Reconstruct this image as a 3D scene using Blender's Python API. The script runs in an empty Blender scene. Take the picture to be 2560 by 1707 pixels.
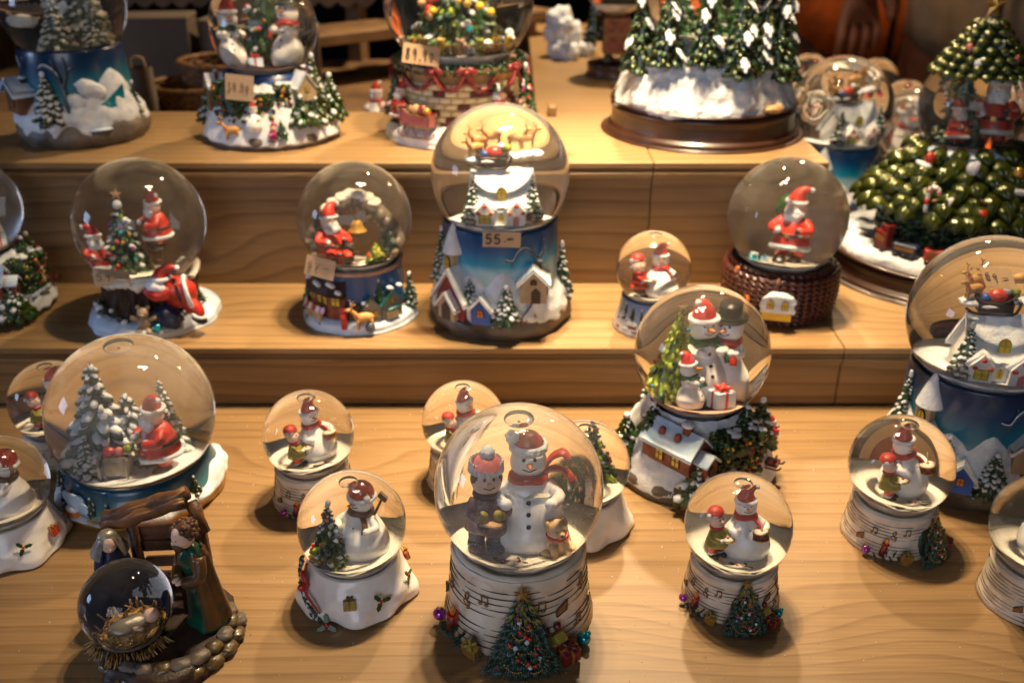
import bpy, bmesh, math, random
import numpy as np
from mathutils import Vector, Matrix, Euler, noise
R_ = math.radians
sc = bpy.context.scene
COL = sc.collection
U = 0.01                                   # builders work in centimetres

# ---------------------------------------------------------------- camera, light, exposure
cam = bpy.data.cameras.new('camera'); co = bpy.data.objects.new('camera', cam); COL.objects.link(co)
co.location = (0, 0, .426); co.rotation_euler = (R_(90-26), 0, 0)
cam.sensor_width = 36; cam.lens = 35; cam.clip_start = .02; cam.clip_end = 30
cam.dof.use_dof = True; cam.dof.focus_distance = .585; cam.dof.aperture_fstop = 7.1
cam.dof.aperture_blades = 0
sc.camera = co
sc.view_settings.view_transform = 'Standard'; sc.view_settings.look = 'None'
sc.view_settings.gamma = 1; sc.view_settings.exposure = 0
sc.render.engine = 'CYCLES'
sc.cycles.use_denoising = True
sc.cycles.max_bounces = 12; sc.cycles.transparent_max_bounces = 40
sc.cycles.diffuse_bounces = 4; sc.cycles.glossy_bounces = 3
sc.cycles.caustics_reflective = False; sc.cycles.caustics_refractive = True
sc.cycles.sample_clamp_indirect = 4
sc.cycles.blur_glossy = .5
w = bpy.data.worlds.new('World'); sc.world = w; w.use_nodes = True
w.node_tree.nodes['Background'].inputs[0].default_value = (.55, .42, .36, 1)
w.node_tree.nodes['Background'].inputs[1].default_value = .012

def lamp(name, loc, watts, rad, col):
    l = bpy.data.lights.new(name, 'POINT'); l.energy = watts; l.shadow_soft_size = rad; l.color = col
    o = bpy.data.objects.new(name, l); COL.objects.link(o); o.location = loc; return o
# the stall's cluster of warm spotlights, hung above the middle step
def spot(name, loc, to, watts, rad, col, deg=100, blend=1.0):
    l = bpy.data.lights.new(name, 'SPOT'); l.energy = watts; l.shadow_soft_size = rad; l.color = col; l.spot_size = R_(deg); l.spot_blend = blend
    o = bpy.data.objects.new(name, l); COL.objects.link(o); o.location = loc
    o.rotation_euler = (Vector(to)-Vector(loc)).to_track_quat('-Z', 'Y').to_euler(); return o
for (x, y, z), t in (((-.03, .80, .98), (-.12, .80, 0)), ((.045, .83, .99), (.03, .69, 0)), ((.10, .86, 1.0), (.10, .76, 0)), ((.165, .89, .995), (.22, .86, 0)), ((.09, .77, .99), (.02, .90, 0))):
    spot('stall_spotlight', (x, y, z), t, 34, .018, (1.0, .735, .43), 56)
# a second warm lamp further back over the rear table
spot('rear_lamp', (.22, 1.55, 1.15), (.12, 1.35, .17), 85, .03, (1.0, .74, .45), 95)
lamp('counter_lamp', (-.75, 1.9, .85), 1.1, .03, (1.0, .60, .30))
lamp('far_fill', (.62, 1.72, .70), 8, .03, (1.0, .66, .36))  # added fill light that brightens the far customers
# cool evening light: the open side of the stall on the left, and the open front behind the photographer
def panel(name, loc, to, sx, sy, watts, col):
    al = bpy.data.lights.new(name, 'AREA'); al.shape = 'RECTANGLE'; al.size = sx; al.size_y = sy; al.energy = watts; al.color = col
    ao = bpy.data.objects.new(name, al); COL.objects.link(ao); ao.location = loc
    ao.rotation_euler = (Vector(to)-Vector(loc)).to_track_quat('-Z', 'Y').to_euler(); return ao
panel('evening_light', (-2.3, .35, .50), (0, .65, .1), .5, .42, 9, (.50, .66, 1.0))
panel('evening_light', (-.35, -1.15, .66), (0, .75, .10), 1.1, .7, 8, (.88, .90, 1.0))

# ---------------------------------------------------------------- materials
M = {}
def mat_new(name):
    m = bpy.data.materials.new(name); m.use_nodes = True
    nt = m.node_tree; return m, nt, nt.nodes, nt.links, nt.nodes['Principled BSDF']
def paint(name, col, rough=.45, var=.18, scale=180, bump=.25, metal=0, dark=None, spec=.5, coat=0, sss=0):
    """hand painted resin: tonal patches, fine relief"""
    m, nt, N, L, b = mat_new(name)
    tc = N.new('ShaderNodeTexCoord'); n = N.new('ShaderNodeTexNoise'); n.inputs['Scale'].default_value = scale
    n.inputs['Detail'].default_value = 4; L.new(tc.outputs['Object'], n.inputs['Vector'])
    r = N.new('ShaderNodeValToRGB'); r.color_ramp.elements[0].position = .3; r.color_ramp.elements[1].position = .7
    d = dark or tuple(c*(1-var*2.2) for c in col); u = tuple(min(1, c*(1+var*.5)) for c in col)
    r.color_ramp.elements[0].color = (*d, 1); r.color_ramp.elements[1].color = (*u, 1)
    L.new(n.outputs['Fac'], r.inputs['Fac']); L.new(r.outputs['Color'], b.inputs['Base Color'])
    b.inputs['Roughness'].default_value = rough; b.inputs['Metallic'].default_value = metal
    b.inputs['Specular IOR Level'].default_value = spec
    if coat: b.inputs['Coat Weight'].default_value = coat; b.inputs['Coat Roughness'].default_value = .12
    if sss:
        b.inputs['Subsurface Weight'].default_value = sss; b.inputs['Subsurface Radius'].default_value = (.004, .003, .002); b.inputs['Subsurface Scale'].default_value = .5
    if bump:
        n2 = N.new('ShaderNodeTexNoise'); n2.inputs['Scale'].default_value = scale*5; n2.inputs['Detail'].default_value = 3
        L.new(tc.outputs['Object'], n2.inputs['Vector'])
        bp = N.new('ShaderNodeBump'); bp.inputs['Strength'].default_value = bump; bp.inputs['Distance'].default_value = .0006
        L.new(n2.outputs['Fac'], bp.inputs['Height']); L.new(bp.outputs['Normal'], b.inputs['Normal'])
    M[name] = m; return m
paint('snow', (.84, .85, .87), .6, .06, 130, 1.0, dark=(.52, .60, .70))
paint('snow_blue', (.72, .80, .90), .5, .10, 60, .6, dark=(.38, .55, .76))
paint('snow_cream', (.84, .80, .70), .7, .05, 300, .8)
paint('white', (.90, .89, .87), .30, .05, 120, .15, coat=.3)
paint('bark_white', (.80, .76, .68), .42, .10, 45, .5, dark=(.60, .50, .38), coat=.25)
paint('red', (.56, .035, .02), .35, .2, 160, .4, coat=.3)
paint('red_dark', (.22, .02, .02), .4, .2, 160, .4, coat=.3)
paint('burgundy', (.13, .02, .025), .4, .2, 160, .4)
paint('pink', (.62, .16, .16), .45, .15, 160, .3)
paint('skin', (.84, .58, .45), .45, .06, 90, .1)
paint('skin_real', (.15, .06, .035), .5, .10, 60, .1)
paint('orange', (.80, .26, .04), .35, .15, 160, .2)
paint('gold', (.62, .36, .08), .32, .2, 200, .3, metal=.55)
paint('old_gold', (.33, .20, .09), .4, .35, 120, .5, metal=.35)
paint('olive', (.36, .30, .05), .4, .2, 160, .4)
paint('lime', (.34, .42, .03), .35, .3, 220, .4, coat=.3)
paint('green', (.02, .09, .02), .35, .3, 220, .5, coat=.3)
paint('fir', (.022, .075, .035), .38, .35, 260, .6, coat=.4)
paint('fir_teal', (.012, .075, .065), .33, .4, 260, .6, coat=.5)
paint('fir_gloss', (.06, .072, .005), .3, .5, 70, .6, metal=.4, dark=(.004, .018, .006), coat=.45)
paint('fir_snowy', (.13, .19, .14), .5, .4, 300, .6)
paint('leaf_light', (.30, .40, .03), .3, .35, 200, .3, coat=.3)
paint('brown', (.14, .06, .03), .5, .3, 120, .5)
paint('brown_dark', (.045, .022, .014), .5, .3, 120, .5)
paint('timber', (.20, .085, .03), .5, .4, 70, .6)
paint('tan', (.58, .36, .17), .5, .12, 130, .3)
paint('tan_pink', (.66, .40, .25), .6, .15, 160, .8)
paint('deer', (.62, .34, .11), .5, .15, 160, .3)
paint('puppy_tan', (.72, .47, .24), .5, .15, 160, .4)
paint('mauve_brown', (.42, .25, .20), .5, .3, 120, .5)
paint('ochre', (.40, .20, .045), .42, .3, 60, .5)
paint('bronze_robe', (.115, .052, .012), .38, .5, 40, .7, coat=.3, dark=(.03, .014, .006))
paint('sand_wall', (.47, .35, .22), .5, .15, 100, .4)
paint('grey_wall', (.26, .25, .22), .5, .15, 100, .4)
paint('brick_red', (.28, .075, .035), .5, .3, 160, .6)
paint('brick_cream', (.82, .70, .42), .5, .15, 100, .4)
paint('roof_dark', (.045, .022, .022), .45, .3, 120, .5)
paint('roof_teal', (.02, .09, .10), .4, .3, 120, .5)
paint('black', (.012, .012, .014), .3, .2, 120, .2, coat=.3)
paint('blue', (.02, .11, .45), .35, .2, 80, .2, coat=.3)
paint('navy', (.02, .035, .10), .45, .25, 80, .4)
paint('slate', (.09, .12, .17), .42, .35, 60, .5)
paint('cyan', (.01, .38, .48), .15, .2, 100, .1, metal=.5, coat=1)
paint('purple', (.35, .04, .45), .15, .2, 100, .1, metal=.5, coat=1)
paint('magenta', (.50, .03, .20), .35, .2, 100, .2)
paint('emerald', (.006, .075, .038), .35, .4, 45, .3, coat=.4)
paint('window_yellow', (.80, .52, .04), .3, .1, 200, .1, coat=.4)
paint('rock', (.15, .12, .095), .5, .45, 40, .9, dark=(.045, .035, .028))
paint('stone_gold', (.12, .075, .025), .4, .4, 70, .6, coat=.4)
paint('wood_plinth', (.055, .020, .011), .38, .3, 25, .1, coat=.25)
paint('rope_brown', (.10, .028, .024), .28, .3, 200, .3, coat=.5)
paint('silver', (.34, .32, .28), .35, .3, 90, .4, metal=.4)
paint('straw', (.46, .27, .08), .5, .4, 300, .5)
paint('wicker', (.25, .11, .03), .5, .4, 200, .5)
paint('paper_card', (.62, .42, .25), .75, .04, 90, .15)
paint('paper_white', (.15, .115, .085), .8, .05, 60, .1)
paint('ink', (.008, .008, .01), .4, 0, 90, 0)
paint('ink_faded', (.14, .08, .07), .6, 0, 90, 0)
paint('jacket_orange', (.85, .17, .01), .7, .2, 30, .4)
paint('coat_beige', (.30, .22, .13), .8, .15, 25, .5)
paint('cloth_dark', (.012, .011, .013), .8, .2, 25, .4)
paint('denim', (.03, .05, .11), .8, .2, 25, .4)
paint('dark_wall', (.010, .007, .006), .9, .2, 3, .1)
paint('dark_floor', (.012, .009, .008), .9, .2, 3, .1)
paint('shelf_wood', (.22, .12, .05), .6, .3, 14, .3)

def gradient_paint(name, stops, z0, z1, axis='Z', rough=.3):
    """glazed resin whose own paint fades from one colour to the next along its height"""
    m, nt, N, L, b = mat_new(name)
    tc = N.new('ShaderNodeTexCoord'); s = N.new('ShaderNodeSeparateXYZ'); L.new(tc.outputs['Object'], s.inputs[0])
    n = N.new('ShaderNodeTexNoise'); n.inputs['Scale'].default_value = 28; n.inputs['Detail'].default_value = 3; L.new(tc.outputs['Object'], n.inputs['Vector'])
    mr = N.new('ShaderNodeMapRange'); mr.inputs[1].default_value = z0*U; mr.inputs[2].default_value = z1*U
    L.new(s.outputs[axis], mr.inputs[0])
    ad = N.new('ShaderNodeMath'); ad.operation = 'MULTIPLY_ADD'; L.new(n.outputs['Fac'], ad.inputs[0]); ad.inputs[1].default_value = .28
    su = N.new('ShaderNodeMath'); su.operation = 'SUBTRACT'; L.new(mr.outputs[0], su.inputs[0]); su.inputs[1].default_value = .14
    L.new(su.outputs[0], ad.inputs[2])
    r = N.new('ShaderNodeValToRGB'); e = r.color_ramp.elements
    e[0].position = stops[0][0]; e[0].color = (*stops[0][1], 1); e[1].position = stops[-1][0]; e[1].color = (*stops[-1][1], 1)
    for p, c in stops[1:-1]:
        q = e.new(p); q.color = (*c, 1)
    L.new(ad.outputs[0], r.inputs['Fac']); L.new(r.outputs['Color'], b.inputs['Base Color'])
    b.inputs['Roughness'].default_value = rough; b.inputs['Coat Weight'].default_value = .35; b.inputs['Coat Roughness'].default_value = .1
    M[name] = m
gradient_paint('sky_glaze', [(0, (.50, .60, .66)), (.40, (.32, .54, .64)), (.55, (.0, .27, .48)), (.85, (.0, .07, .24)), (1, (.0, .05, .18))], 4, 8.6)
gradient_paint('night_and_shade_glaze', [(0, (.20, .36, .42)), (.4, (.01, .17, .25)), (.75, (.004, .04, .12)), (1, (.006, .02, .06))], 3, 9)
gradient_paint('deep_glaze', [(0, (.02, .12, .35)), (1, (.012, .05, .20))], 2, 6)
gradient_paint('sea_glaze', [(0, (.26, .32, .28)), (.35, (.08, .20, .24)), (1, (.004, .06, .12))], .6, 2.6)
gradient_paint('frost_glaze', [(0, (.62, .66, .78)), (.5, (.30, .40, .66)), (1, (.10, .17, .42))], .5, 3)

# blown glass filled with clear liquid; a faint film of dust scatters a little light
def glass(name, ior=1.33, haze=.024, tint=(1, 1, 1)):
    m, nt, N, L, b = mat_new(name); N.remove(b); out = N['Material Output']
    g = N.new('ShaderNodeBsdfGlass'); g.inputs['Roughness'].default_value = 0; g.inputs['IOR'].default_value = ior; g.inputs['Color'].default_value = (*tint, 1)
    d = N.new('ShaderNodeBsdfDiffuse'); d.inputs['Color'].default_value = (.8, .78, .74, 1)
    ns = N.new('ShaderNodeTexNoise'); ns.inputs['Scale'].default_value = 24; ns.inputs['Detail'].default_value = 7; ns.inputs['Roughness'].default_value = .72
    tc = N.new('ShaderNodeTexCoord'); L.new(tc.outputs['Object'], ns.inputs['Vector'])
    mr = N.new('ShaderNodeMapRange'); mr.inputs[1].default_value = .35; mr.inputs[2].default_value = .75; mr.inputs[3].default_value = haze*.35; mr.inputs[4].default_value = haze*2.2; L.new(ns.outputs['Fac'], mr.inputs[0])
    m1 = N.new('ShaderNodeMixShader'); L.new(mr.outputs[0], m1.inputs[0]); L.new(g.outputs[0], m1.inputs[1]); L.new(d.outputs[0], m1.inputs[2])
    L.new(m1.outputs[0], out.inputs['Surface']); M[name] = m
glass('glass'); glass('glass_dusty', haze=.095); glass('glass_bubble', ior=.86, haze=.03)

def wood(name, light, dark, seed, rings=9, rough=.42, sx=2.2, sy=16, knots=.035, fib=.5):
    m, nt, N, L, b = mat_new(name)
    tc = N.new('ShaderNodeTexCoord'); mp = N.new('ShaderNodeMapping'); mp.inputs['Location'].default_value = (seed*1.7, seed*3.1, seed)
    L.new(tc.outputs['Object'], mp.inputs['Vector'])
    sp = N.new('ShaderNodeSeparateXYZ'); L.new(mp.outputs[0], sp.inputs[0]); yz = N.new('ShaderNodeMath'); yz.operation = 'ADD'; L.new(sp.outputs[1], yz.inputs[0]); L.new(sp.outputs[2], yz.inputs[1])
    cx2 = N.new('ShaderNodeCombineXYZ'); L.new(sp.outputs[0], cx2.inputs[0]); L.new(yz.outputs[0], cx2.inputs[1])
    kv = N.new('ShaderNodeMapping'); kv.inputs['Scale'].default_value = (2.2, 4.2, 1); L.new(cx2.outputs[0], kv.inputs['Vector'])
    vo = N.new('ShaderNodeTexVoronoi'); vo.voronoi_dimensions = '2D'; vo.inputs['Scale'].default_value = 1.0; vo.inputs['Randomness'].default_value = 1; L.new(kv.outputs[0], vo.inputs['Vector'])
    st = N.new('ShaderNodeMapping'); st.inputs['Scale'].default_value = (sx, sy, sy); L.new(mp.outputs[0], st.inputs['Vector'])
    n1 = N.new('ShaderNodeTexNoise'); n1.inputs['Scale'].default_value = 1; n1.inputs['Detail'].default_value = 2.5; L.new(st.outputs[0], n1.inputs['Vector'])
    kn = N.new('ShaderNodeMapRange'); kn.inputs[1].default_value = 0; kn.inputs[2].default_value = .22; kn.inputs[3].default_value = .35; kn.inputs[4].default_value = 0; kn.interpolation_type = 'SMOOTHSTEP'
    L.new(vo.outputs['Distance'], kn.inputs[0])
    a = N.new('ShaderNodeMath'); a.operation = 'ADD'; L.new(n1.outputs['Fac'], a.inputs[0]); L.new(kn.outputs[0], a.inputs[1])
    m0 = N.new('ShaderNodeMath'); m0.operation = 'MULTIPLY'; m0.inputs[1].default_value = rings*.42; L.new(a.outputs[0], m0.inputs[0])
    mu = N.new('ShaderNodeMath'); mu.operation = 'MULTIPLY_ADD'; mu.inputs[1].default_value = 62; L.new(yz.outputs[0], mu.inputs[0]); L.new(m0.outputs[0], mu.inputs[2])
    fr = N.new('ShaderNodeMath'); fr.operation = 'FRACT'; L.new(mu.outputs[0], fr.inputs[0])
    r = N.new('ShaderNodeValToRGB'); e = r.color_ramp.elements
    mid = tuple((l*.72+d*.28) for l, d in zip(light, dark))
    e[0].position = 0; e[0].color = (*light, 1); e[1].position = 1; e[1].color = (*light, 1)
    q = e.new(.66); q.color = (*mid, 1); q = e.new(.90); q.color = (*dark, 1)
    L.new(fr.outputs[0], r.inputs['Fac'])
    fs = N.new('ShaderNodeMapping'); fs.inputs['Scale'].default_value = (14, 420, 420); L.new(mp.outputs[0], fs.inputs['Vector'])
    n2 = N.new('ShaderNodeTexNoise'); n2.inputs['Scale'].default_value = 1; n2.inputs['Detail'].default_value = 4; L.new(fs.outputs[0], n2.inputs['Vector'])
    n3 = N.new('ShaderNodeTexNoise'); n3.inputs['Scale'].default_value = 5; n3.inputs['Detail'].default_value = 5; L.new(mp.outputs[0], n3.inputs['Vector'])
    mx = N.new('ShaderNodeMix'); mx.data_type = 'RGBA'; mx.blend_type = 'MULTIPLY'
    fm = N.new('ShaderNodeMapRange'); fm.inputs[1].default_value = .3; fm.inputs[2].default_value = .7; fm.inputs[3].default_value = 1-.35*fib; fm.inputs[4].default_value = 1.08
    L.new(n2.outputs['Fac'], fm.inputs[0]); cb = N.new('ShaderNodeCombineColor')
    fm3 = N.new('ShaderNodeMapRange'); fm3.inputs[1].default_value = .25; fm3.inputs[2].default_value = .75; fm3.inputs[3].default_value = .74; fm3.inputs[4].default_value = 1.12
    L.new(n3.outputs['Fac'], fm3.inputs[0]); pm = N.new('ShaderNodeMath'); pm.operation = 'MULTIPLY'; L.new(fm.outputs[0], pm.inputs[0]); L.new(fm3.outputs[0], pm.inputs[1])
    for i in range(3): L.new(pm.outputs[0], cb.inputs[i])
    mx.inputs[0].default_value = 1; L.new(r.outputs['Color'], mx.inputs[6]); L.new(cb.outputs[0], mx.inputs[7])
    # knot heart
    kh = N.new('ShaderNodeMapRange'); kh.inputs[1].default_value = knots*.6; kh.inputs[2].default_value = knots*1.5; kh.inputs[3].default_value = .8; kh.inputs[4].default_value = 0; L.new(vo.outputs['Distance'], kh.inputs[0])
    mk = N.new('ShaderNodeMix'); mk.data_type = 'RGBA'; L.new(kh.outputs[0], mk.inputs[0]); L.new(mx.outputs[2], mk.inputs[6]); mk.inputs[7].default_value = (.10, .04, .015, 1)
    L.new(mk.outputs[2], b.inputs['Base Color'])
    rr = N.new('ShaderNodeMapRange'); rr.inputs[3].default_value = rough-.08; rr.inputs[4].default_value = rough+.16; L.new(n3.outputs['Fac'], rr.inputs[0]); L.new(rr.outputs[0], b.inputs['Roughness'])
    bp = N.new('ShaderNodeBump'); bp.inputs['Strength'].default_value = .25; bp.inputs['Distance'].default_value = .0005; L.new(n2.outputs['Fac'], bp.inputs['Height']); L.new(bp.outputs[0], b.inputs['Normal'])
    M[name] = m
wood('pine_table', (.325, .197, .085), (.245, .138, .054), 3.3, rings=13, sx=.9, sy=9, fib=.6)
wood('pine_tread', (.350, .218, .097), (.255, .147, .058), 7.9, rings=10, sx=.9, sy=8, fib=.5)
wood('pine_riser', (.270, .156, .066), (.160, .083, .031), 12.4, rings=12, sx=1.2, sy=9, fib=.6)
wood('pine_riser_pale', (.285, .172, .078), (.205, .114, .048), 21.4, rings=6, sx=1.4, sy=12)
wood('pine_edge', (.29, .175, .072), (.185, .102, .038), 31.0, rings=4, sx=3, sy=30, knots=.01)
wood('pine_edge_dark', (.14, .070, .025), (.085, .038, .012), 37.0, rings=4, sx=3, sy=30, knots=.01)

# ---------------------------------------------------------------- mesh tools
def rotm(r):
    if r is None: return None
    if isinstance(r, Matrix): return np.array(r.to_3x3())
    return np.array(Euler([R_(a) for a in r]).to_matrix())
def _ico(lv):
    bm = bmesh.new(); bmesh.ops.create_icosphere(bm, subdivisions=lv+1, radius=1)
    v = np.array([x.co[:] for x in bm.verts]); f = np.array([[q.index for q in p.verts] for p in bm.faces]); bm.free(); return v, f
ICO = {i: _ico(i) for i in range(4)}
def _cham():
    d = [(1, 1, 1)]; pts = []
    for sx in (-1, 1):
        for sy in (-1, 1):
            for sz in (-1, 1):
                for k in range(3):
                    pts.append((sx, sy, sz, k))
    bm = bmesh.new()
    for (a, b, c, k) in pts:
        v = [a*.8, b*.8, c*.8]; v[k] = (a, b, c)[k]*1.0; bm.verts.new(v)
    bm.verts.index_update()
    bmesh.ops.convex_hull(bm, input=bm.verts); bm.verts.index_update()
    f = [[q.index for q in p.verts] for p in bm.faces]; bm.free()
    return pts, np.array(f)
CP, CF = _cham()
def spline(pts, k=4):
    P = [Vector(p) for p in pts]; o = []
    for i in range(len(P)-1):
        a = P[max(i-1, 0)]; b = P[i]; c = P[i+1]; d = P[min(i+2, len(P)-1)]
        for j in range(k):
            t = j/k; o.append(.5*((2*b)+(c-a)*t+(2*a-5*b+4*c-d)*t*t+(3*b-a-3*c+d)*t**3))
    o.append(P[-1]); return [tuple(q) for q in o]
class MB:
    def __init__(s): s.V = []; s.F = []; s.I = []; s.S = []; s.n = 0; s.m = []
    def add(s, V, F, mat, smooth=True):
        V = np.asarray(V, float).reshape(-1, 3)
        if mat not in s.m: s.m.append(mat)
        s.V.append(V); F = np.asarray(F, int); s.F.append(F+s.n); s.I.append(s.m.index(mat)); s.S.append(smooth); s.n += len(V); return s
    def ball(s, c, r, mat, rot=None, lv=1, nz=0, nf=1.0):
        v, f = ICO[lv]; v = v.copy()
        if nz: v = v*np.array([1+nz*noise.noise(Vector(q)*nf*1.7+Vector(c)*3.1) for q in v])[:, None]
        v = v*(np.array(r) if hasattr(r, '__len__') else r)
        if rot is not None: v = v@rotm(rot).T
        return s.add(v+np.array(c), f, mat)
    def box(s, c, d, mat, rot=None, bev=.08, smooth=False):
        h = np.array(d)/2; b = min(h)*2*bev
        v = np.array([[(p[i]*(h[i]-(0 if i == p[3] else b))) for i in range(3)] for p in CP])
        if rot is not None: v = v@rotm(rot).T
        return s.add(v+np.array(c), CF, mat, smooth)
    def cyl(s, a, b, r0, r1, mat, n=12, smooth=True):
        return s.tube([a, b], [r0, r1], mat, n, smooth=smooth)
    def tube(s, pts, r, mat, n=8, closed=False, cap=True, flat=1.0, smooth=True, up=(0, 0, 1)):
        P = [Vector(p) for p in pts]; k = len(P); rr = list(r) if hasattr(r, '__len__') else [r]*k
        if len(rr) != k: rr = list(np.interp(np.linspace(0, 1, k), np.linspace(0, 1, len(rr)), rr))
        V = []; nrm = None
        for i in range(k):
            t = (P[(i+1) % k]-P[i-1]) if closed else (P[min(i+1, k-1)]-P[max(i-1, 0)])
            t = t.normalized() if t.length > 1e-9 else Vector((0, 0, 1))
            if nrm is None:
                u = Vector(up); nrm = u-t*u.dot(t)
                if nrm.length < 1e-3: u = Vector((0, -1, 0)); nrm = u-t*u.dot(t)
            else: nrm = nrm-t*nrm.dot(t)
            nrm.normalize(); bn = t.cross(nrm)
            for j in range(n):
                a = 2*math.pi*j/n; V.append(P[i]+nrm*(math.cos(a)*rr[i])+bn*(math.sin(a)*rr[i]*flat))
        F = []; kk = k if closed else k-1
        for i in range(kk):
            for j in range(n):
                a = i*n+j; b = i*n+(j+1) % n; c = ((i+1) % k)*n+(j+1) % n; d = ((i+1) % k)*n+j
                F.append((a, d, c)); F.append((a, c, b))
        if cap and not closed:
            V.append(P[0]); V.append(P[-1]); z = k*n
            for j in range(n):
                F.append((z, j, (j+1) % n)); F.append((z+1, (k-1)*n+(j+1) % n, (k-1)*n+j))
        return s.add([tuple(v) for v in V], F, mat, smooth)
    def surf(s, fn, nu, nv, mat, wrap=True, smooth=True):
        V = [fn(i/nu if wrap else i/(nu-1), j/(nv-1)) for j in range(nv) for i in range(nu)]
        F = []
        for j in range(nv-1):
            for i in range(nu if wrap else nu-1):
                a = j*nu+i; b = j*nu+(i+1) % nu; F.append((a, b, b+nu)); F.append((a, b+nu, a+nu))
        return s.add(V, F, mat, smooth)
    def lathe(s, prof, mat, n=40, nz=0, nf=.6, sx=1, sy=1, c=(0, 0, 0), seed=0, k=1, smooth=True, znz=0):
        pr = spline([(a, 0, b) for a, b in prof], k) if k > 1 else [(a, 0, b) for a, b in prof]
        def fn(u, v):
            r, _, z = pr[round(v*(len(pr)-1))]; a = 2*math.pi*u; x, y = math.sin(a), -math.cos(a)
            if nz and r > .01:
                r += nz*noise.noise(Vector((x*r*nf+seed, y*r*nf, z*nf)))*min(1, r)
                z += znz*noise.noise(Vector((x*r*nf+seed+9, y*r*nf, z*nf)))
            return (c[0]+x*r*sx, c[1]+y*r*sy, c[2]+z)
        return s.surf(fn, n, len(pr), mat, True, smooth)
    def ring(s, c, R, r, mat, n=32, m=8, nz=0, sx=1, sy=1, rot=None, zf=None):
        P = []
        for i in range(n):
            a = 2*math.pi*i/n; rr = R*(1+nz*noise.noise(Vector((math.cos(a)*2, math.sin(a)*2, R))))
            P.append((math.sin(a)*rr*sx, -math.cos(a)*rr*sy, zf(a) if zf else 0))
        if rot is not None:
            q = rotm(rot); P = [tuple(q@np.array(p)) for p in P]
        return s.tube([(c[0]+p[0], c[1]+p[1], c[2]+p[2]) for p in P], [r*(1+nz*2*noise.noise(Vector(p)*1.3)) for p in P], mat, m, closed=True)
    def poly(s, V, F, mat, smooth=False):
        T = []
        for f in F:
            for i in range(1, len(f)-1): T.append((f[0], f[i], f[i+1]))
        return s.add(V, T, mat, smooth)
    def prism(s, pts, y0, y1, mat, rot=None, c=(0, 0, 0)):
        """outline in x,z, given depth along y"""
        n = len(pts); V = np.array([(x, y0, z) for x, z in pts]+[(x, y1, z) for x, z in pts])
        if rot is not None: V = V@rotm(rot).T
        F = [tuple(range(n)), tuple(range(2*n-1, n-1, -1))]+[(i, i+n, (i+1) % n+n, (i+1) % n) for i in range(n)]
        return s.poly(V+np.array(c), F, mat)
def build(name, mb, parent=None, loc=(0, 0, 0), rz=0, s=1, rot=None):
    V = np.concatenate(mb.V); F = np.concatenate(mb.F)
    me = bpy.data.meshes.new(name); nf = len(F)
    me.vertices.add(len(V)); me.vertices.foreach_set('co', (V*U).ravel())
    me.loops.add(nf*3); me.loops.foreach_set('vertex_index', F.ravel())
    me.polygons.add(nf); me.polygons.foreach_set('loop_start', np.arange(nf)*3)
    me.polygons.foreach_set('material_index', np.concatenate([np.full(len(f), i) for f, i in zip(mb.F, mb.I)]))
    me.polygons.foreach_set('use_smooth', np.concatenate([np.full(len(f), q) for f, q in zip(mb.F, mb.S)]))
    for m in mb.m: me.materials.append(M[m])
    me.update(calc_edges=True); me.validate()
    return link(name, me, parent, loc, rz, s, rot)
def link(name, me, parent=None, loc=(0, 0, 0), rz=0, s=1, rot=None):
    o = bpy.data.objects.new(name, me); COL.objects.link(o)
    if parent: o.parent = parent
    o.location = [q*U for q in loc]; o.rotation_euler = Euler([R_(a) for a in rot]) if rot else (0, 0, R_(rz))
    o.scale = (s, s, s) if not hasattr(s, '__len__') else s
    return o
def thing(name, label, cat, loc, rz=0, group=None, s=1):
    o = link(name, None, None, loc, rz, s); o['label'] = label; o['category'] = cat
    if group: o['group'] = group
    o.empty_display_size = .02
    return o
def copy_tree(o, parent=None, **kw):
    c = o.copy(); COL.objects.link(c)
    if parent: c.parent = parent
    for ch in list(o.children): copy_tree(ch, c)
    return c
def at(a, z, r):                                   # a place on a round base, a in degrees from the front towards the right
    return (r*math.sin(R_(a)), -r*math.cos(R_(a)), z)
# ---------------------------------------------------------------- figures (10 units tall, facing -y)
def hat_cone(p, c, r, h, bend, mat='red', brim='snow', name='hat', tilt=0, pom=True):
    b = MB(); x, y, z = c; n = 7
    P = [(x+bend[0]*(i/n)**2, y+bend[1]*(i/n)**2, z+h*math.sin(i/n*1.75)/math.sin(1.57)*1.0) for i in range(n+1)]
    b.tube(P, [r*(1-.82*(i/n)**1.15) for i in range(n+1)], mat, 14)
    b.ring((x, y, z+.05*r), r*.98, r*.24, brim, 18, 8, nz=.12)
    if pom: q = P[-1]; b.ball(q, r*.30, brim, lv=1, nz=.3, nf=3)
    return build(name, b, p)
FACE_UP = 15
LEAN = -9
def face(p, c, r, nose=.9, nosemat='orange', ang=0):
    """eyes and a nose on a ball head of radius r"""
    x, y, z = c
    def on(az, el, k=1.0): az, el = R_(ang+az), R_(el+FACE_UP); return (x+math.sin(az)*math.cos(el)*r*k, y-math.cos(az)*math.cos(el)*r*k, z+math.sin(el)*r*k)
    for s in (-1, 1): e = MB(); e.ball(on(s*21, 13, .985), (r*.115, r*.08, r*.15), 'black', lv=1); build('eye', e, p)
    e = MB(); e.tube([on(0, -5, .85), on(0, -3, 1+nose)], [r*.21, r*.04], nosemat, 8); build('nose', e, p)
    e = MB(); e.tube([on(t, -27+abs(t)*.32, .99) for t in (-24, -12, 0, 12, 24)], r*.045, 'red_dark', 5); build('mouth', e, p)
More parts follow.
